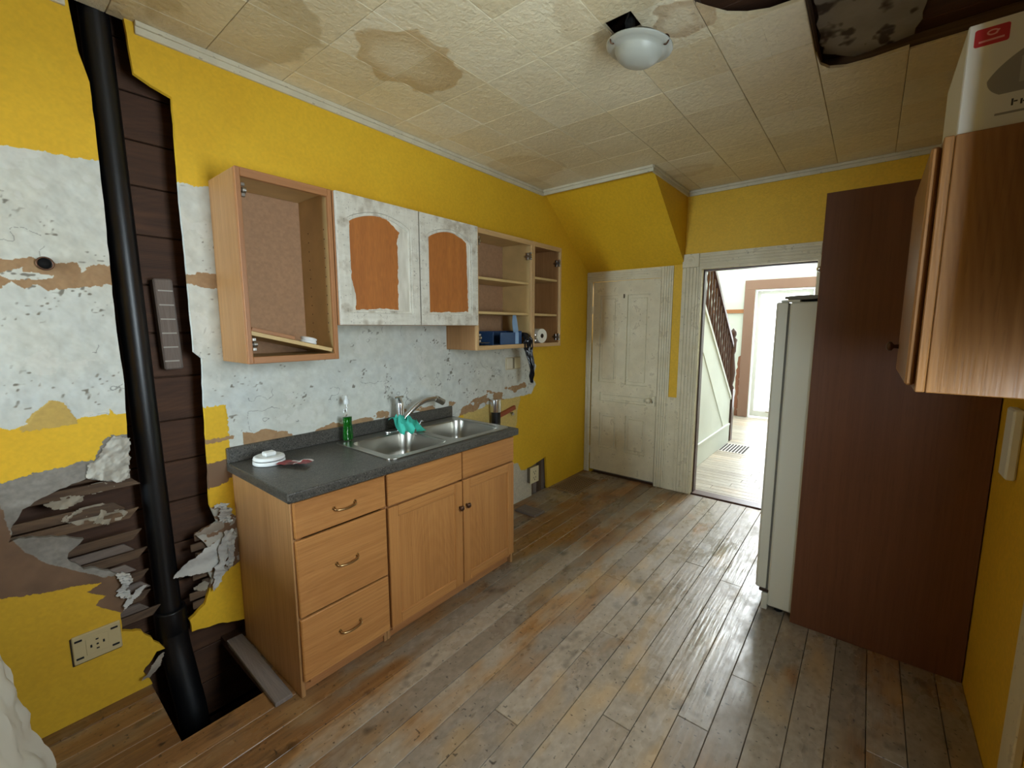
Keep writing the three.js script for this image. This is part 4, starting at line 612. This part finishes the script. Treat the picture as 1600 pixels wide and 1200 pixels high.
for (const [z0, z1, label, sy] of [[-1.435, -2.07, 'wider doorless wall cabinet with two shelves and a blue box inside', [1.905, 1.672]], [-2.072, -2.47, 'narrow doorless end wall cabinet with two shelves and a paper roll inside', [1.958, 1.672]]]) {
  const c = thing('wall_cabinet', label, 'cabinet', [0.15, UB, (z0 + z1) / 2]); wallBox(c, z0, z1, UB, M.oakSide, z1 < -2.3 ? M.oakSide : M.melamine); faceFrame(c, z0, z1, UB, 0.022, M.birch);
  for (const y of sy) part(c, 'shelf', bx(0.01, UF - 0.03, y - 0.009, y + 0.009, z1 + 0.017, z0 - 0.017, { g: 2 }), M.melamine);
  if (z0 > -2) { hinge(c, z0 - 0.022, 2.14, -1); hinge(c, z0 - 0.022, 1.5, -1); hinge(c, z1 + 0.022, 2.11, 1); } else { hinge(c, z1 + 0.022, 2.1, 1); hinge(c, z1 + 0.022, 1.49, 1); hinge(c, z0 - 0.022, 1.49, -1); }
}
// things kept in the open wall cabinets
const shelfY = UB + 0.028;
{ const b = thing('blue_box', 'open dark blue carton with a pale blue flap in the wider open wall cabinet', 'box', [0.2, shelfY, -1.83]);
  part(b, 'carton', join([bx(0.13, 0.285, shelfY, shelfY + 0.004, -1.95, -1.62, { c: 0.001 }), bx(0.13, 0.134, shelfY, shelfY + 0.1, -1.95, -1.62, { c: 0.001 }), bx(0.281, 0.285, shelfY, shelfY + 0.09, -1.95, -1.70, { c: 0.001 }), bx(0.13, 0.285, shelfY, shelfY + 0.1, -1.95, -1.946, { c: 0.001 }), bx(0.13, 0.285, shelfY, shelfY + 0.095, -1.624, -1.62, { c: 0.001 })]), std(0x2c4a72, 0.5));
  part(b, 'printed_stripe', bx(0.2851, 0.2862, shelfY + 0.004, shelfY + 0.09, -1.91, -1.87, { c: 0 }), std(0x8fb0d4, 0.5)); const f = slabX(ragged([[-1.88, 0], [-1.88, 0.08], [-1.90, 0.14], [-1.93, 0.15], [-1.94, 0.09], [-1.935, 0]], 0.03, 0.003, 3, true), 0, 0.004); f.rotateZ(0.18); f.translate(0.26, shelfY + 0.085, 0); part(b, 'flap', f, std(0x86a6c8, 0.5)); }
{ const geo = new THREE.PlaneGeometry(0.16, 0.13, 10, 10), p = geo.attributes.position; for (let i = 0; i < p.count; i++) p.setZ(i, 0.006 + 0.022 * fbm(p.getX(i) * 18, p.getY(i) * 18, 3, 220)); geo.rotateX(-Math.PI / 2); geo.translate(0.2, shelfY + 0.001, -1.54); geo.computeVertexNormals(); single('crumpled_paper', geo, std(0x8a7c68, 0.85, { side: THREE.DoubleSide }), 'crumpled grey paper on the floor of the wider open wall cabinet', 'paper'); }
{ // black plastic bag hanging over the front edge
  const n = 30, m = 12, pos = [], idx = [], uv = [];
  for (let i = 0; i <= n; i++) for (let j = 0; j <= m; j++) { const t = i / n, s = j / m - 0.5, w = t < 0.3 ? 0.075 : 0.11 * (1 - Math.pow((t - 0.3) / 0.7, 1.6) * 0.88);
    let x, y; if (t < 0.25) { x = 0.2 + t / 0.25 * 0.11; y = shelfY + 0.05 + 0.03 * Math.sin(t * 12); } else { x = 0.31 + 0.012 * Math.sin(t * 10); y = shelfY + 0.05 - (t - 0.25) / 0.75 * 0.35; }
    pos.push(x + 0.012 * Math.sin(s * 20 + t * 9) + 0.02 * (fbm(t * 8, s * 8, 2, 230) - 0.5), y + 0.01 * Math.sin(s * 14), -2.003 - s * w - (t > 0.3 ? (t - 0.3) * 0.07 : 0)); uv.push(t, s); }
  for (let i = 0; i < n; i++) for (let j = 0; j < m; j++) { const k = i * (m + 1) + j; idx.push(k, k + 1, k + m + 1, k + 1, k + m + 2, k + m + 1); }
  const g = new THREE.BufferGeometry(); g.setAttribute('position', new THREE.Float32BufferAttribute(pos, 3)); g.setAttribute('uv', new THREE.Float32BufferAttribute(uv, 2)); g.setIndex(idx); g.computeVertexNormals();
  single('plastic_bag', g, std(0x101216, 0.22, { side: THREE.DoubleSide }), 'black plastic bag hanging out of the open wall cabinet', 'bag');
}
{ const r = thing('paper_roll', 'white paper towel roll lying in the narrow end wall cabinet', 'paper roll', [0.22, shelfY, -2.2]), g = lathe([[0.018, -0.06], [0.056, -0.06], [0.058, -0.057], [0.058, 0.057], [0.056, 0.06], [0.018, 0.06], [0.018, -0.06]], [0, 0, 0], 40); g.rotateZ(Math.PI / 2); g.rotateY(-0.15); g.translate(0.235, shelfY + 0.059, -2.215); part(r, 'paper', g, std(0xe6e0d0, 0.9));
  const t = lathe([[0.0165, -0.0605], [0.018, -0.0605], [0.018, 0.0605], [0.0165, 0.0605], [0.0165, -0.0605]], [0, 0, 0], 24); t.rotateZ(Math.PI / 2); t.rotateY(-0.15); t.translate(0.235, shelfY + 0.059, -2.215); part(r, 'tube', t, std(0x5a4632, 0.9)); }

// ================================================================ FIXTURES ON AND IN THE SINK WALL
{ const p = thing('drain_pipe', 'thick black plastic drain pipe standing in the torn wall slot', 'pipe', [-0.02, -0.4, 0.25]);
  part(p, 'upper_pipe', rod([-0.062, 0.26, 0.262], [-0.062, 2.83, 0.297], 0.047, 0.047, 28), M.abs); part(p, 'coupling', lathe([[0.047, 0], [0.061, 0.004], [0.061, 0.11], [0.058, 0.115], [0.047, 0.116]], [-0.058, 0.17, 0.26], 28), M.abs);
  part(p, 'lower_pipe', tube([[-0.06, 0.25, 0.261], [-0.05, 0.12, 0.258], [-0.01, -0.02, 0.25], [0.05, -0.2, 0.24], [0.1, -0.42, 0.235]], 0.057, 40, 24), M.abs); }
{ const g = bx(-0.03, 0.03, -0.2, 0.2, -0.035, 0.035, { c: 0.006, g: 1 }); g.rotateX(0.03); g.translate(-0.105, 1.585, 0.155); const t = thing('wood_block', 'short grey wooden block nailed upright to the brown boards beside the pipe', 'block', [-0.105, 1.385, 0.155]); part(t, 'block', g, M.greyWood);
  for (let i = 0; i < 6; i++) part(t, 'mortar_streak', bx(-0.076, -0.073, 1.42 + i * 0.062, 1.426 + i * 0.062, 0.128, 0.182, { c: 0.001 }), std(0xb0aca4, 0.9)); }
{ const s = thing('pipe_stub', 'small dark pipe stub poking through the scraped band of the wall', 'pipe', [0, 1.78, 0.52]); part(s, 'sleeve', lathe([[0.0, 0.002], [0.016, 0.002], [0.018, 0.014], [0.022, 0.014], [0.023, 0.0]], [0, 0, 0], 20).rotateZ(-Math.PI / 2).translate(0.0, 1.803, 0.522), M.black); part(s, 'rim', new THREE.TorusGeometry(0.0215, 0.003, 8, 24).rotateY(Math.PI / 2).translate(0.013, 1.803, 0.522), M.bronze); }
function outlet(name, label, z, y, w, h, pitch, mat, extra) {
  const o = thing(name, label, 'outlet', [0, y - h / 2, z]); part(o, 'plate', bx(0.0, 0.012, y - h / 2, y + h / 2, z - w / 2, z + w / 2, { c: 0.004 }), mat);
  return o;
}
{ const beige = std(0xb5a378, 0.5), o = outlet('wall_outlet', 'beige duplex outlet low on the yellow wall left of the pipe', 0.515, 0.297, 0.146, 0.118, 0, beige);
  part(o, 'box_edge', bx(-0.004, 0.004, 0.232, 0.35, 0.444, 0.593, { c: 0.002 }), std(0x3a2c1a, 0.9)); part(o, 'socket_face', bx(0.011, 0.0145, 0.262, 0.332, 0.482, 0.55, { c: 0.002 }), beige);
  for (const [z, y, w, h] of [[0.497, 0.30, 0.006, 0.012], [0.516, 0.318, 0.009, 0.006], [0.516, 0.297, 0.007, 0.007], [0.516, 0.279, 0.009, 0.006], [0.535, 0.296, 0.006, 0.012], [0.462, 0.336, 0.022, 0.007], [0.462, 0.262, 0.022, 0.007], [0.57, 0.336, 0.022, 0.007], [0.57, 0.262, 0.022, 0.007]]) part(o, 'slot', bx(0.0112, 0.0152, y - h / 2, y + h / 2, z - w / 2, z + w / 2, { c: 0.0005 }), M.black); }
{ const o = thing('switch_plate', 'double light switch plate painted over under the open wall cabinets', 'switch', [0, 1.21, -2.19]); part(o, 'plate', bx(0, 0.01, 1.215, 1.32, -2.29, -2.09, { c: 0.003 }), std(0xc4b698, 0.6)); part(o, 'cover', bx(0.01, 0.016, 1.225, 1.31, -2.175, -2.105, { c: 0.003 }), std(0xd6ccb2, 0.5)); part(o, 'cover', bx(0.01, 0.014, 1.225, 1.31, -2.28, -2.205, { c: 0.003 }), std(0xdcd2ac, 0.5)); part(o, 'gap', bx(0.0095, 0.0108, 1.222, 1.314, -2.204, -2.176, { c: 0 }), std(0x8c8068, 0.8)); }
{ const o = thing('outlet_box', 'cream outlet box standing proud of the bare planks near the floor', 'outlet', [0, 0.14, -2.46]); part(o, 'box', bx(-0.02, 0.035, 0.145, 0.285, -2.525, -2.405, { c: 0.003 }), std(0x6e6654, 0.7)); part(o, 'face', bx(0.035, 0.042, 0.14, 0.29, -2.53, -2.40, { c: 0.003 }), std(0xddd0a8, 0.5));
  for (const [y, z] of [[0.245, -2.45], [0.245, -2.48], [0.225, -2.465], [0.19, -2.45], [0.19, -2.48], [0.17, -2.465]]) part(o, 'slot', bx(0.041, 0.0435, y - 0.007, y + 0.007, z - 0.003, z + 0.003, { c: 0 }), M.black); }
{ const s = thing('standpipe', 'black standpipe with a chrome cap rising behind the end of the counter', 'pipe', [0.07, 0, -1.9]); part(s, 'pipe', rod([0.07, 0.0, -1.89], [0.07, 0.9, -1.89], 0.038, 0.038, 20), M.abs); part(s, 'cap', lathe([[0.0, 0.1], [0.04, 0.1], [0.044, 0.096], [0.044, 0.0], [0.038, 0.0]], [0.07, 0.9, -1.89], 24), M.chrome); }
{ const s = thing('red_bar', 'rust-red flat bar slanting up the yellow wall beside the standpipe', 'bar', [0.02, 0.78, -2.07]); const g = bx(0.002, 0.024, -0.018, 0.018, -0.15, 0.15, { c: 0.003, g: 2 }); g.rotateX(0.2); g.translate(0, 0.855, -2.06); part(s, 'bar', g, std(0x9a4a26, 0.5)); part(s, 'clip', join([rod([0.0, 0.84, -2.165], [0.03, 0.84, -2.165], 0.008), bx(0.02, 0.03, 0.82, 0.84, -2.18, -2.15, { c: 0.002 })]), M.nickel); }

// ================================================================ ON THE KITCHEN FLOOR
{ const g = thing('floor_grate', 'square rusty pierced floor grate in the corner by the panel door', 'grate', [0.17, 0, -3.0]), m = std(0x8a7050, 0.6);
  part(g, 'frame', join([bx(0.03, 0.31, 0.0, 0.007, -3.24, -3.225), bx(0.03, 0.31, 0.0, 0.007, -2.775, -2.76), bx(0.03, 0.045, 0.0, 0.007, -3.225, -2.775), bx(0.295, 0.31, 0.0, 0.007, -3.225, -2.775)]), m); part(g, 'backing', bx(0.045, 0.295, 0.0005, 0.0015, -3.225, -2.775, { c: 0 }), M.black);
  for (let i = 0; i < 9; i++) part(g, 'bar', bx(0.058 + i * 0.026, 0.067 + i * 0.026, 0.0015, 0.006, -3.225, -2.775, { c: 0.001 }), m); for (let i = 0; i < 15; i++) part(g, 'cross_bar', bx(0.045, 0.295, 0.0015, 0.0055, -3.215 + i * 0.03, -3.206 + i * 0.03, { c: 0.001 }), m); }
single('wood_offcut', bx(0.1, 0.31, 0.0, 0.018, -2.24, -2.10, { g: 0, c: 0.002 }), M.greyWood, 'flat grey board offcut lying on the floor beyond the sink cabinet', 'board');
single('loose_board', (() => { const g = bx(-0.02, 0.56, 0.001, 0.02, -0.035, 0.035, { g: 0, c: 0.002 }); g.rotateY(-0.02); g.translate(0, 0, 0.025); return g; })(), M.greyWood, 'dusty grey board lying along the side of the drawer cabinet by the floor hole', 'board');
{ // crumpled off-white sheet at the near left edge of the view
  const n = 34, pos = [], idx = [], uv = []; for (let i = 0; i <= n; i++) for (let j = 0; j <= n; j++) { const a = i / n, b = j / n, k = fbm(a * 7, b * 9, 4, 240), y = 0.86 * (1 - a), bulge = 0.26 * step(0, 1, a);
      pos.push(0.30 + b * 0.5 + 0.05 * (k - 0.5), y + 0.004, 0.80 - bulge * 0.45 * (1 - 0.8 * b) + 0.12 * b + 0.07 * (k - 0.5)); uv.push(a, b); }
  for (let i = 0; i < n; i++) for (let j = 0; j < n; j++) { const k = i * (n + 1) + j; idx.push(k, k + 1, k + n + 1, k + 1, k + n + 2, k + n + 1); }
  const g = new THREE.BufferGeometry(); g.setAttribute('position', new THREE.Float32BufferAttribute(pos, 3)); g.setAttribute('uv', new THREE.Float32BufferAttribute(uv, 2)); g.setIndex(idx); g.computeVertexNormals();
  single('plastic_sheet', g, std(0xd8d2c0, 0.6, { side: THREE.DoubleSide }), 'crumpled off-white sheet hanging at the near left edge of the room', 'sheet'); }

// ================================================================ RIGHT SIDE: REFRIGERATOR, TALL PANEL, WALL CABINET
const PX = 2.146, PZ = -1.907;
{ const p = thing('tall_panel', 'tall dark brown wooden side panel beside the refrigerator', 'panel', [2.47, 0, PZ]); part(p, 'board', bx(PX, R - 0.004, 0, 2.203, PZ - 0.019, PZ, { g: 1, c: 0.0015 }), M.walnut); part(p, 'edge_band', bx(PX - 0.002, PX, 0, 2.203, PZ - 0.018, PZ - 0.001, { g: 1, c: 0.0005 }), M.honey, 'lighter front edge'); }
{ const c = thing('fridge_cabinet', 'wooden cabinet over the refrigerator behind the tall panel', 'cabinet', [2.5, 1.78, -2.35]); part(c, 'body', bx(2.17, R - 0.004, 1.8, 2.203, -2.74, PZ - 0.02, { g: 1 }), M.honey); const d = part(c, 'door', bx(2.15, 2.169, 1.803, 2.2, -2.32, PZ - 0.022, { g: 1, c: 0.003 }), M.honey); part(d, 'knob', new THREE.SphereGeometry(0.014, 14, 10).translate(2.136, 1.86, -1.97), M.chrome); part(c, 'door', bx(2.15, 2.169, 1.803, 2.2, -2.735, -2.323, { g: 1, c: 0.003 }), M.honey); }
{ const f = thing('refrigerator', 'white refrigerator facing left beside the doorway', 'refrigerator', [2.38, 0, -2.33]), z0 = -2.70, z1 = PZ - 0.03, wh = std(0xd6d8cc, 0.35);
  part(f, 'body', bx(2.028, 2.76, 0.03, 1.70, z0, z1, { c: 0.008 }), wh); part(f, 'gasket', bx(2.018, 2.03, 0.12, 1.69, z0 + 0.01, z1 - 0.008, { c: 0.002 }), std(0x6c6a62, 0.7));
  const door = (y0, y1) => slabY([[2.018, z1 - 0.002], [1.975, z1 - 0.002], [1.966, z1 - 0.012], [1.958, z1 - 0.06], [1.952, z1 - 0.2], [1.95, (z0 + z1) / 2], [1.952, z0 + 0.2], [1.958, z0 + 0.06], [1.966, z0 + 0.012], [1.975, z0 + 0.002], [2.018, z0 + 0.002]], y0, y1, { bevel: 0.005 });
  const d1 = part(f, 'fridge_door', door(0.125, 1.70), wh); part(d1, 'handle', tube([[1.955, 0.75, z0 + 0.06], [1.915, 0.78, z0 + 0.06], [1.915, 1.12, z0 + 0.06], [1.955, 1.15, z0 + 0.06]], 0.012, 30, 8), wh);
  part(f, 'kick_plate', bx(2.0, 2.03, 0.004, 0.1, z0 + 0.01, z1 - 0.001, { c: 0.004 }), wh); part(f, 'door_hinge', bx(1.985, 2.04, 0.105, 0.122, z1 - 0.06, z1 - 0.004, { c: 0.002 }), std(0x3a2a20, 0.6)); part(f, 'hinge_cap', bx(1.985, 2.07, 1.70, 1.712, z1 - 0.06, z1 - 0.006, { c: 0.003 }), wh);
  for (const z of [z0 + 0.05, z1 - 0.05]) for (const x of [2.08, 2.7]) part(f, 'foot', rod([x, 0, z], [x, 0.035, z], 0.02), M.black); }
{ const g = new THREE.BoxGeometry(0.19, 0.022, 0.3, 8, 2, 8), p = g.attributes.position; for (let i = 0; i < p.count; i++) { const t = p.getX(i) / 0.19 + 0.5; p.setY(i, p.getY(i) * (0.35 + 0.65 * Math.sin(Math.PI * Math.min(1, t * 0.9 + 0.1))) + 0.004 * Math.sin(p.getZ(i) * 20)); } g.translate(2.09, 1.7245, -2.14); g.computeVertexNormals(); single('grey_pad', g, std(0x7c7a72, 0.8), 'flat grey folded pad on top of the refrigerator', 'pad'); }
{ const z1 = -0.73, z0 = -1.27, fx = 2.454, c = thing('wall_cabinet', 'honey oak wall cabinet on the right wall with a carton on top', 'cabinet', [2.63, 1.416, -1.0]);
  part(c, 'side_panel', bx(fx + 0.019, R - 0.002, 1.416, 2.008, z1 - 0.018, z1, { g: 1 }), M.honey); part(c, 'side_panel', bx(fx + 0.019, R - 0.002, 1.416, 2.008, z0, z0 + 0.018, { g: 1 }), M.honey); part(c, 'bottom_panel', bx(fx + 0.02, R - 0.002, 1.43, 1.448, z0 + 0.018, z1 - 0.018, { g: 2 }), M.melamine); part(c, 'top_panel', bx(fx + 0.02, R - 0.002, 1.988, 2.006, z0 + 0.018, z1 - 0.018, { g: 2 }), M.honey);
  part(c, 'back_panel', bx(R - 0.01, R - 0.002, 1.448, 1.988, z0 + 0.018, z1 - 0.018), M.backBoard); part(c, 'face_frame', join([bx(fx, fx + 0.018, 1.416, 2.008, z1 - 0.03, z1, { g: 1 }), bx(fx, fx + 0.018, 1.416, 2.008, z0, z0 + 0.03, { g: 1 }), bx(fx, fx + 0.018, 1.416, 1.45, z0 + 0.03, z1 - 0.03, { g: 2 }), bx(fx, fx + 0.018, 1.97, 2.008, z0 + 0.03, z1 - 0.03, { g: 2 })]), M.honey);
  const d = part(c, 'door', bx(fx - 0.019, fx - 0.001, 1.43, 1.995, z0 + 0.005, z1 - 0.02, { g: 1, c: 0.005 }), M.honey); part(d, 'knob', lathe([[0, 0], [0.008, 0], [0.006, 0.012], [0.015, 0.018], [0.016, 0.025], [0.01, 0.031], [0, 0.033]], [0, 0, 0], 16).rotateZ(Math.PI / 2).translate(fx - 0.019, 1.51, z0 + 0.04), M.bronze, 'round bronze knob'); }
{ // carton of light bulbs with its print
  const cv = document.createElement('canvas'); cv.width = 512; cv.height = 384; const q = cv.getContext('2d'); q.fillStyle = '#d8d6cc'; q.fillRect(0, 0, 512, 384);
  q.fillStyle = '#b3232b'; q.beginPath(); q.roundRect(14, 20, 88, 62, 8); q.fill(); q.strokeStyle = '#d89a96'; q.lineWidth = 5; q.beginPath(); q.ellipse(60, 40, 13, 8, 0, 0.5, 6.0); q.stroke(); q.beginPath(); q.moveTo(66, 48); q.lineTo(76, 34); q.stroke(); q.lineWidth = 7; q.beginPath(); q.moveTo(26, 66); q.lineTo(90, 64); q.stroke();
  q.fillStyle = '#8e8b84'; q.beginPath(); q.moveTo(60, 215); q.quadraticCurveTo(90, 150, 190, 95); q.lineTo(330, 95); q.quadraticCurveTo(330, 270, 200, 270); q.lineTo(95, 270); q.quadraticCurveTo(62, 250, 60, 215); q.fill(); q.fillStyle = '#3a3834'; q.beginPath(); q.moveTo(170, 105); q.lineTo(240, 70); q.lineTo(330, 70); q.lineTo(330, 100); q.lineTo(190, 104); q.fill();
  q.fillStyle = '#a8a59c'; q.fillRect(140, 150, 26, 90); q.fillRect(190, 140, 26, 100); q.fillStyle = '#33312d'; for (let i = 0; i < 9; i++) { q.fillRect(128 + i * 22, 300 - (i === 0 ? 6 : 0), 5, 18 + (i === 0 ? 6 : 0)); q.fillRect(134 + i * 22, 302 + (i % 3) * 5, 9, 5); } q.fillStyle = '#8a877f'; q.fillRect(90, 336, 300, 8);
  const t = new THREE.CanvasTexture(cv); t.colorSpace = THREE.SRGBColorSpace; t.magFilter = THREE.LinearFilter;
  const b = thing('bulb_carton', 'white light bulb carton with a red label on top of the right wall cabinet', 'box', [2.62, 2.009, -0.9]); part(b, 'carton', bx(2.474, 2.79, 2.009, 2.236, -1.1, -0.741, { c: 0.002 }), std(0xcfcdc3, 0.6));
  const pl = new THREE.PlaneGeometry(0.312, 0.223); pl.translate(2.632, 2.1225, -0.7403); part(b, 'printed_front', pl, std(0xffffff, 0.5, { map: t })); }
single('switch_box', bx(R - 0.03, R - 0.001, 1.03, 1.285, -1.66, -1.56, { c: 0.006 }), M.white, 'white plastic box on the dark yellow right wall under the cabinet', 'wall box');
struct('trim_19', bx(R - 0.022, R, 0, 0.9, -1.19, -1.07, { g: 1, c: 0.004 }), M.oldPaint, 'white painted board on the right wall at the bottom edge of the view', 'board');

// ================================================================ CEILING LIGHT, hanging loose from its hole
{ const at = [1.553, 2.662, -1.062], l = thing('ceiling_light', 'frosted glass bowl ceiling light hanging loose below its square hole', 'ceiling light', at), g = (geo) => { geo.scale(0.9, 0.9, 0.9); geo.rotateZ(-0.16); geo.rotateX(-0.03); geo.translate(...at); return geo; };
  const frosted = phys(0xb4b6ab, 0.42, { transmission: 0.15, thickness: 0, side: THREE.DoubleSide });
  part(l, 'glass_bowl', g(lathe([[0.0, -0.062], [0.04, -0.059], [0.07, -0.048], [0.09, -0.032], [0.1, -0.014], [0.104, -0.003], [0.125, 0.0], [0.142, 0.006], [0.144, 0.012], [0.138, 0.014], [0.112, 0.006], [0.095, -0.012], [0.08, -0.032], [0.06, -0.043], [0, -0.054]], [0, 0, 0], 48)), frosted);
  part(l, 'canopy', g(lathe([[0.0, 0.045], [0.09, 0.045], [0.115, 0.02], [0.118, 0.008], [0.0, 0.008]], [0, 0, 0], 36)), std(0x4a423a, 0.6)); part(l, 'mount_bracket', bx(1.50, 1.53, 2.70, 2.86, -1.075, -1.045), M.black);
  for (const a of [2.2, 4.3, 0.1]) { const cx = Math.cos(a) * 0.13, cz = Math.sin(a) * 0.13; part(l, 'spring_clip', g(tube([[cx * 0.85, 0.03, cz * 0.85], [cx * 0.98, 0.03, cz * 0.98], [cx * 1.08, 0.012, cz * 1.08], [cx * 1.02, -0.008, cz * 1.02], [cx * 0.93, -0.006, cz * 0.93]], 0.003, 20, 6)), M.bronze); }
  part(l, 'wire', tube([[1.50, 2.85, -1.03], [1.53, 2.80, -1.02], [1.50, 2.77, -1.05], [1.53, 2.74, -1.06]], 0.004, 20, 6), M.black); }

scene.traverse((o) => { if (o.isMesh) { o.castShadow = true; o.receiveShadow = true; } });
renderer.render(scene, camera);
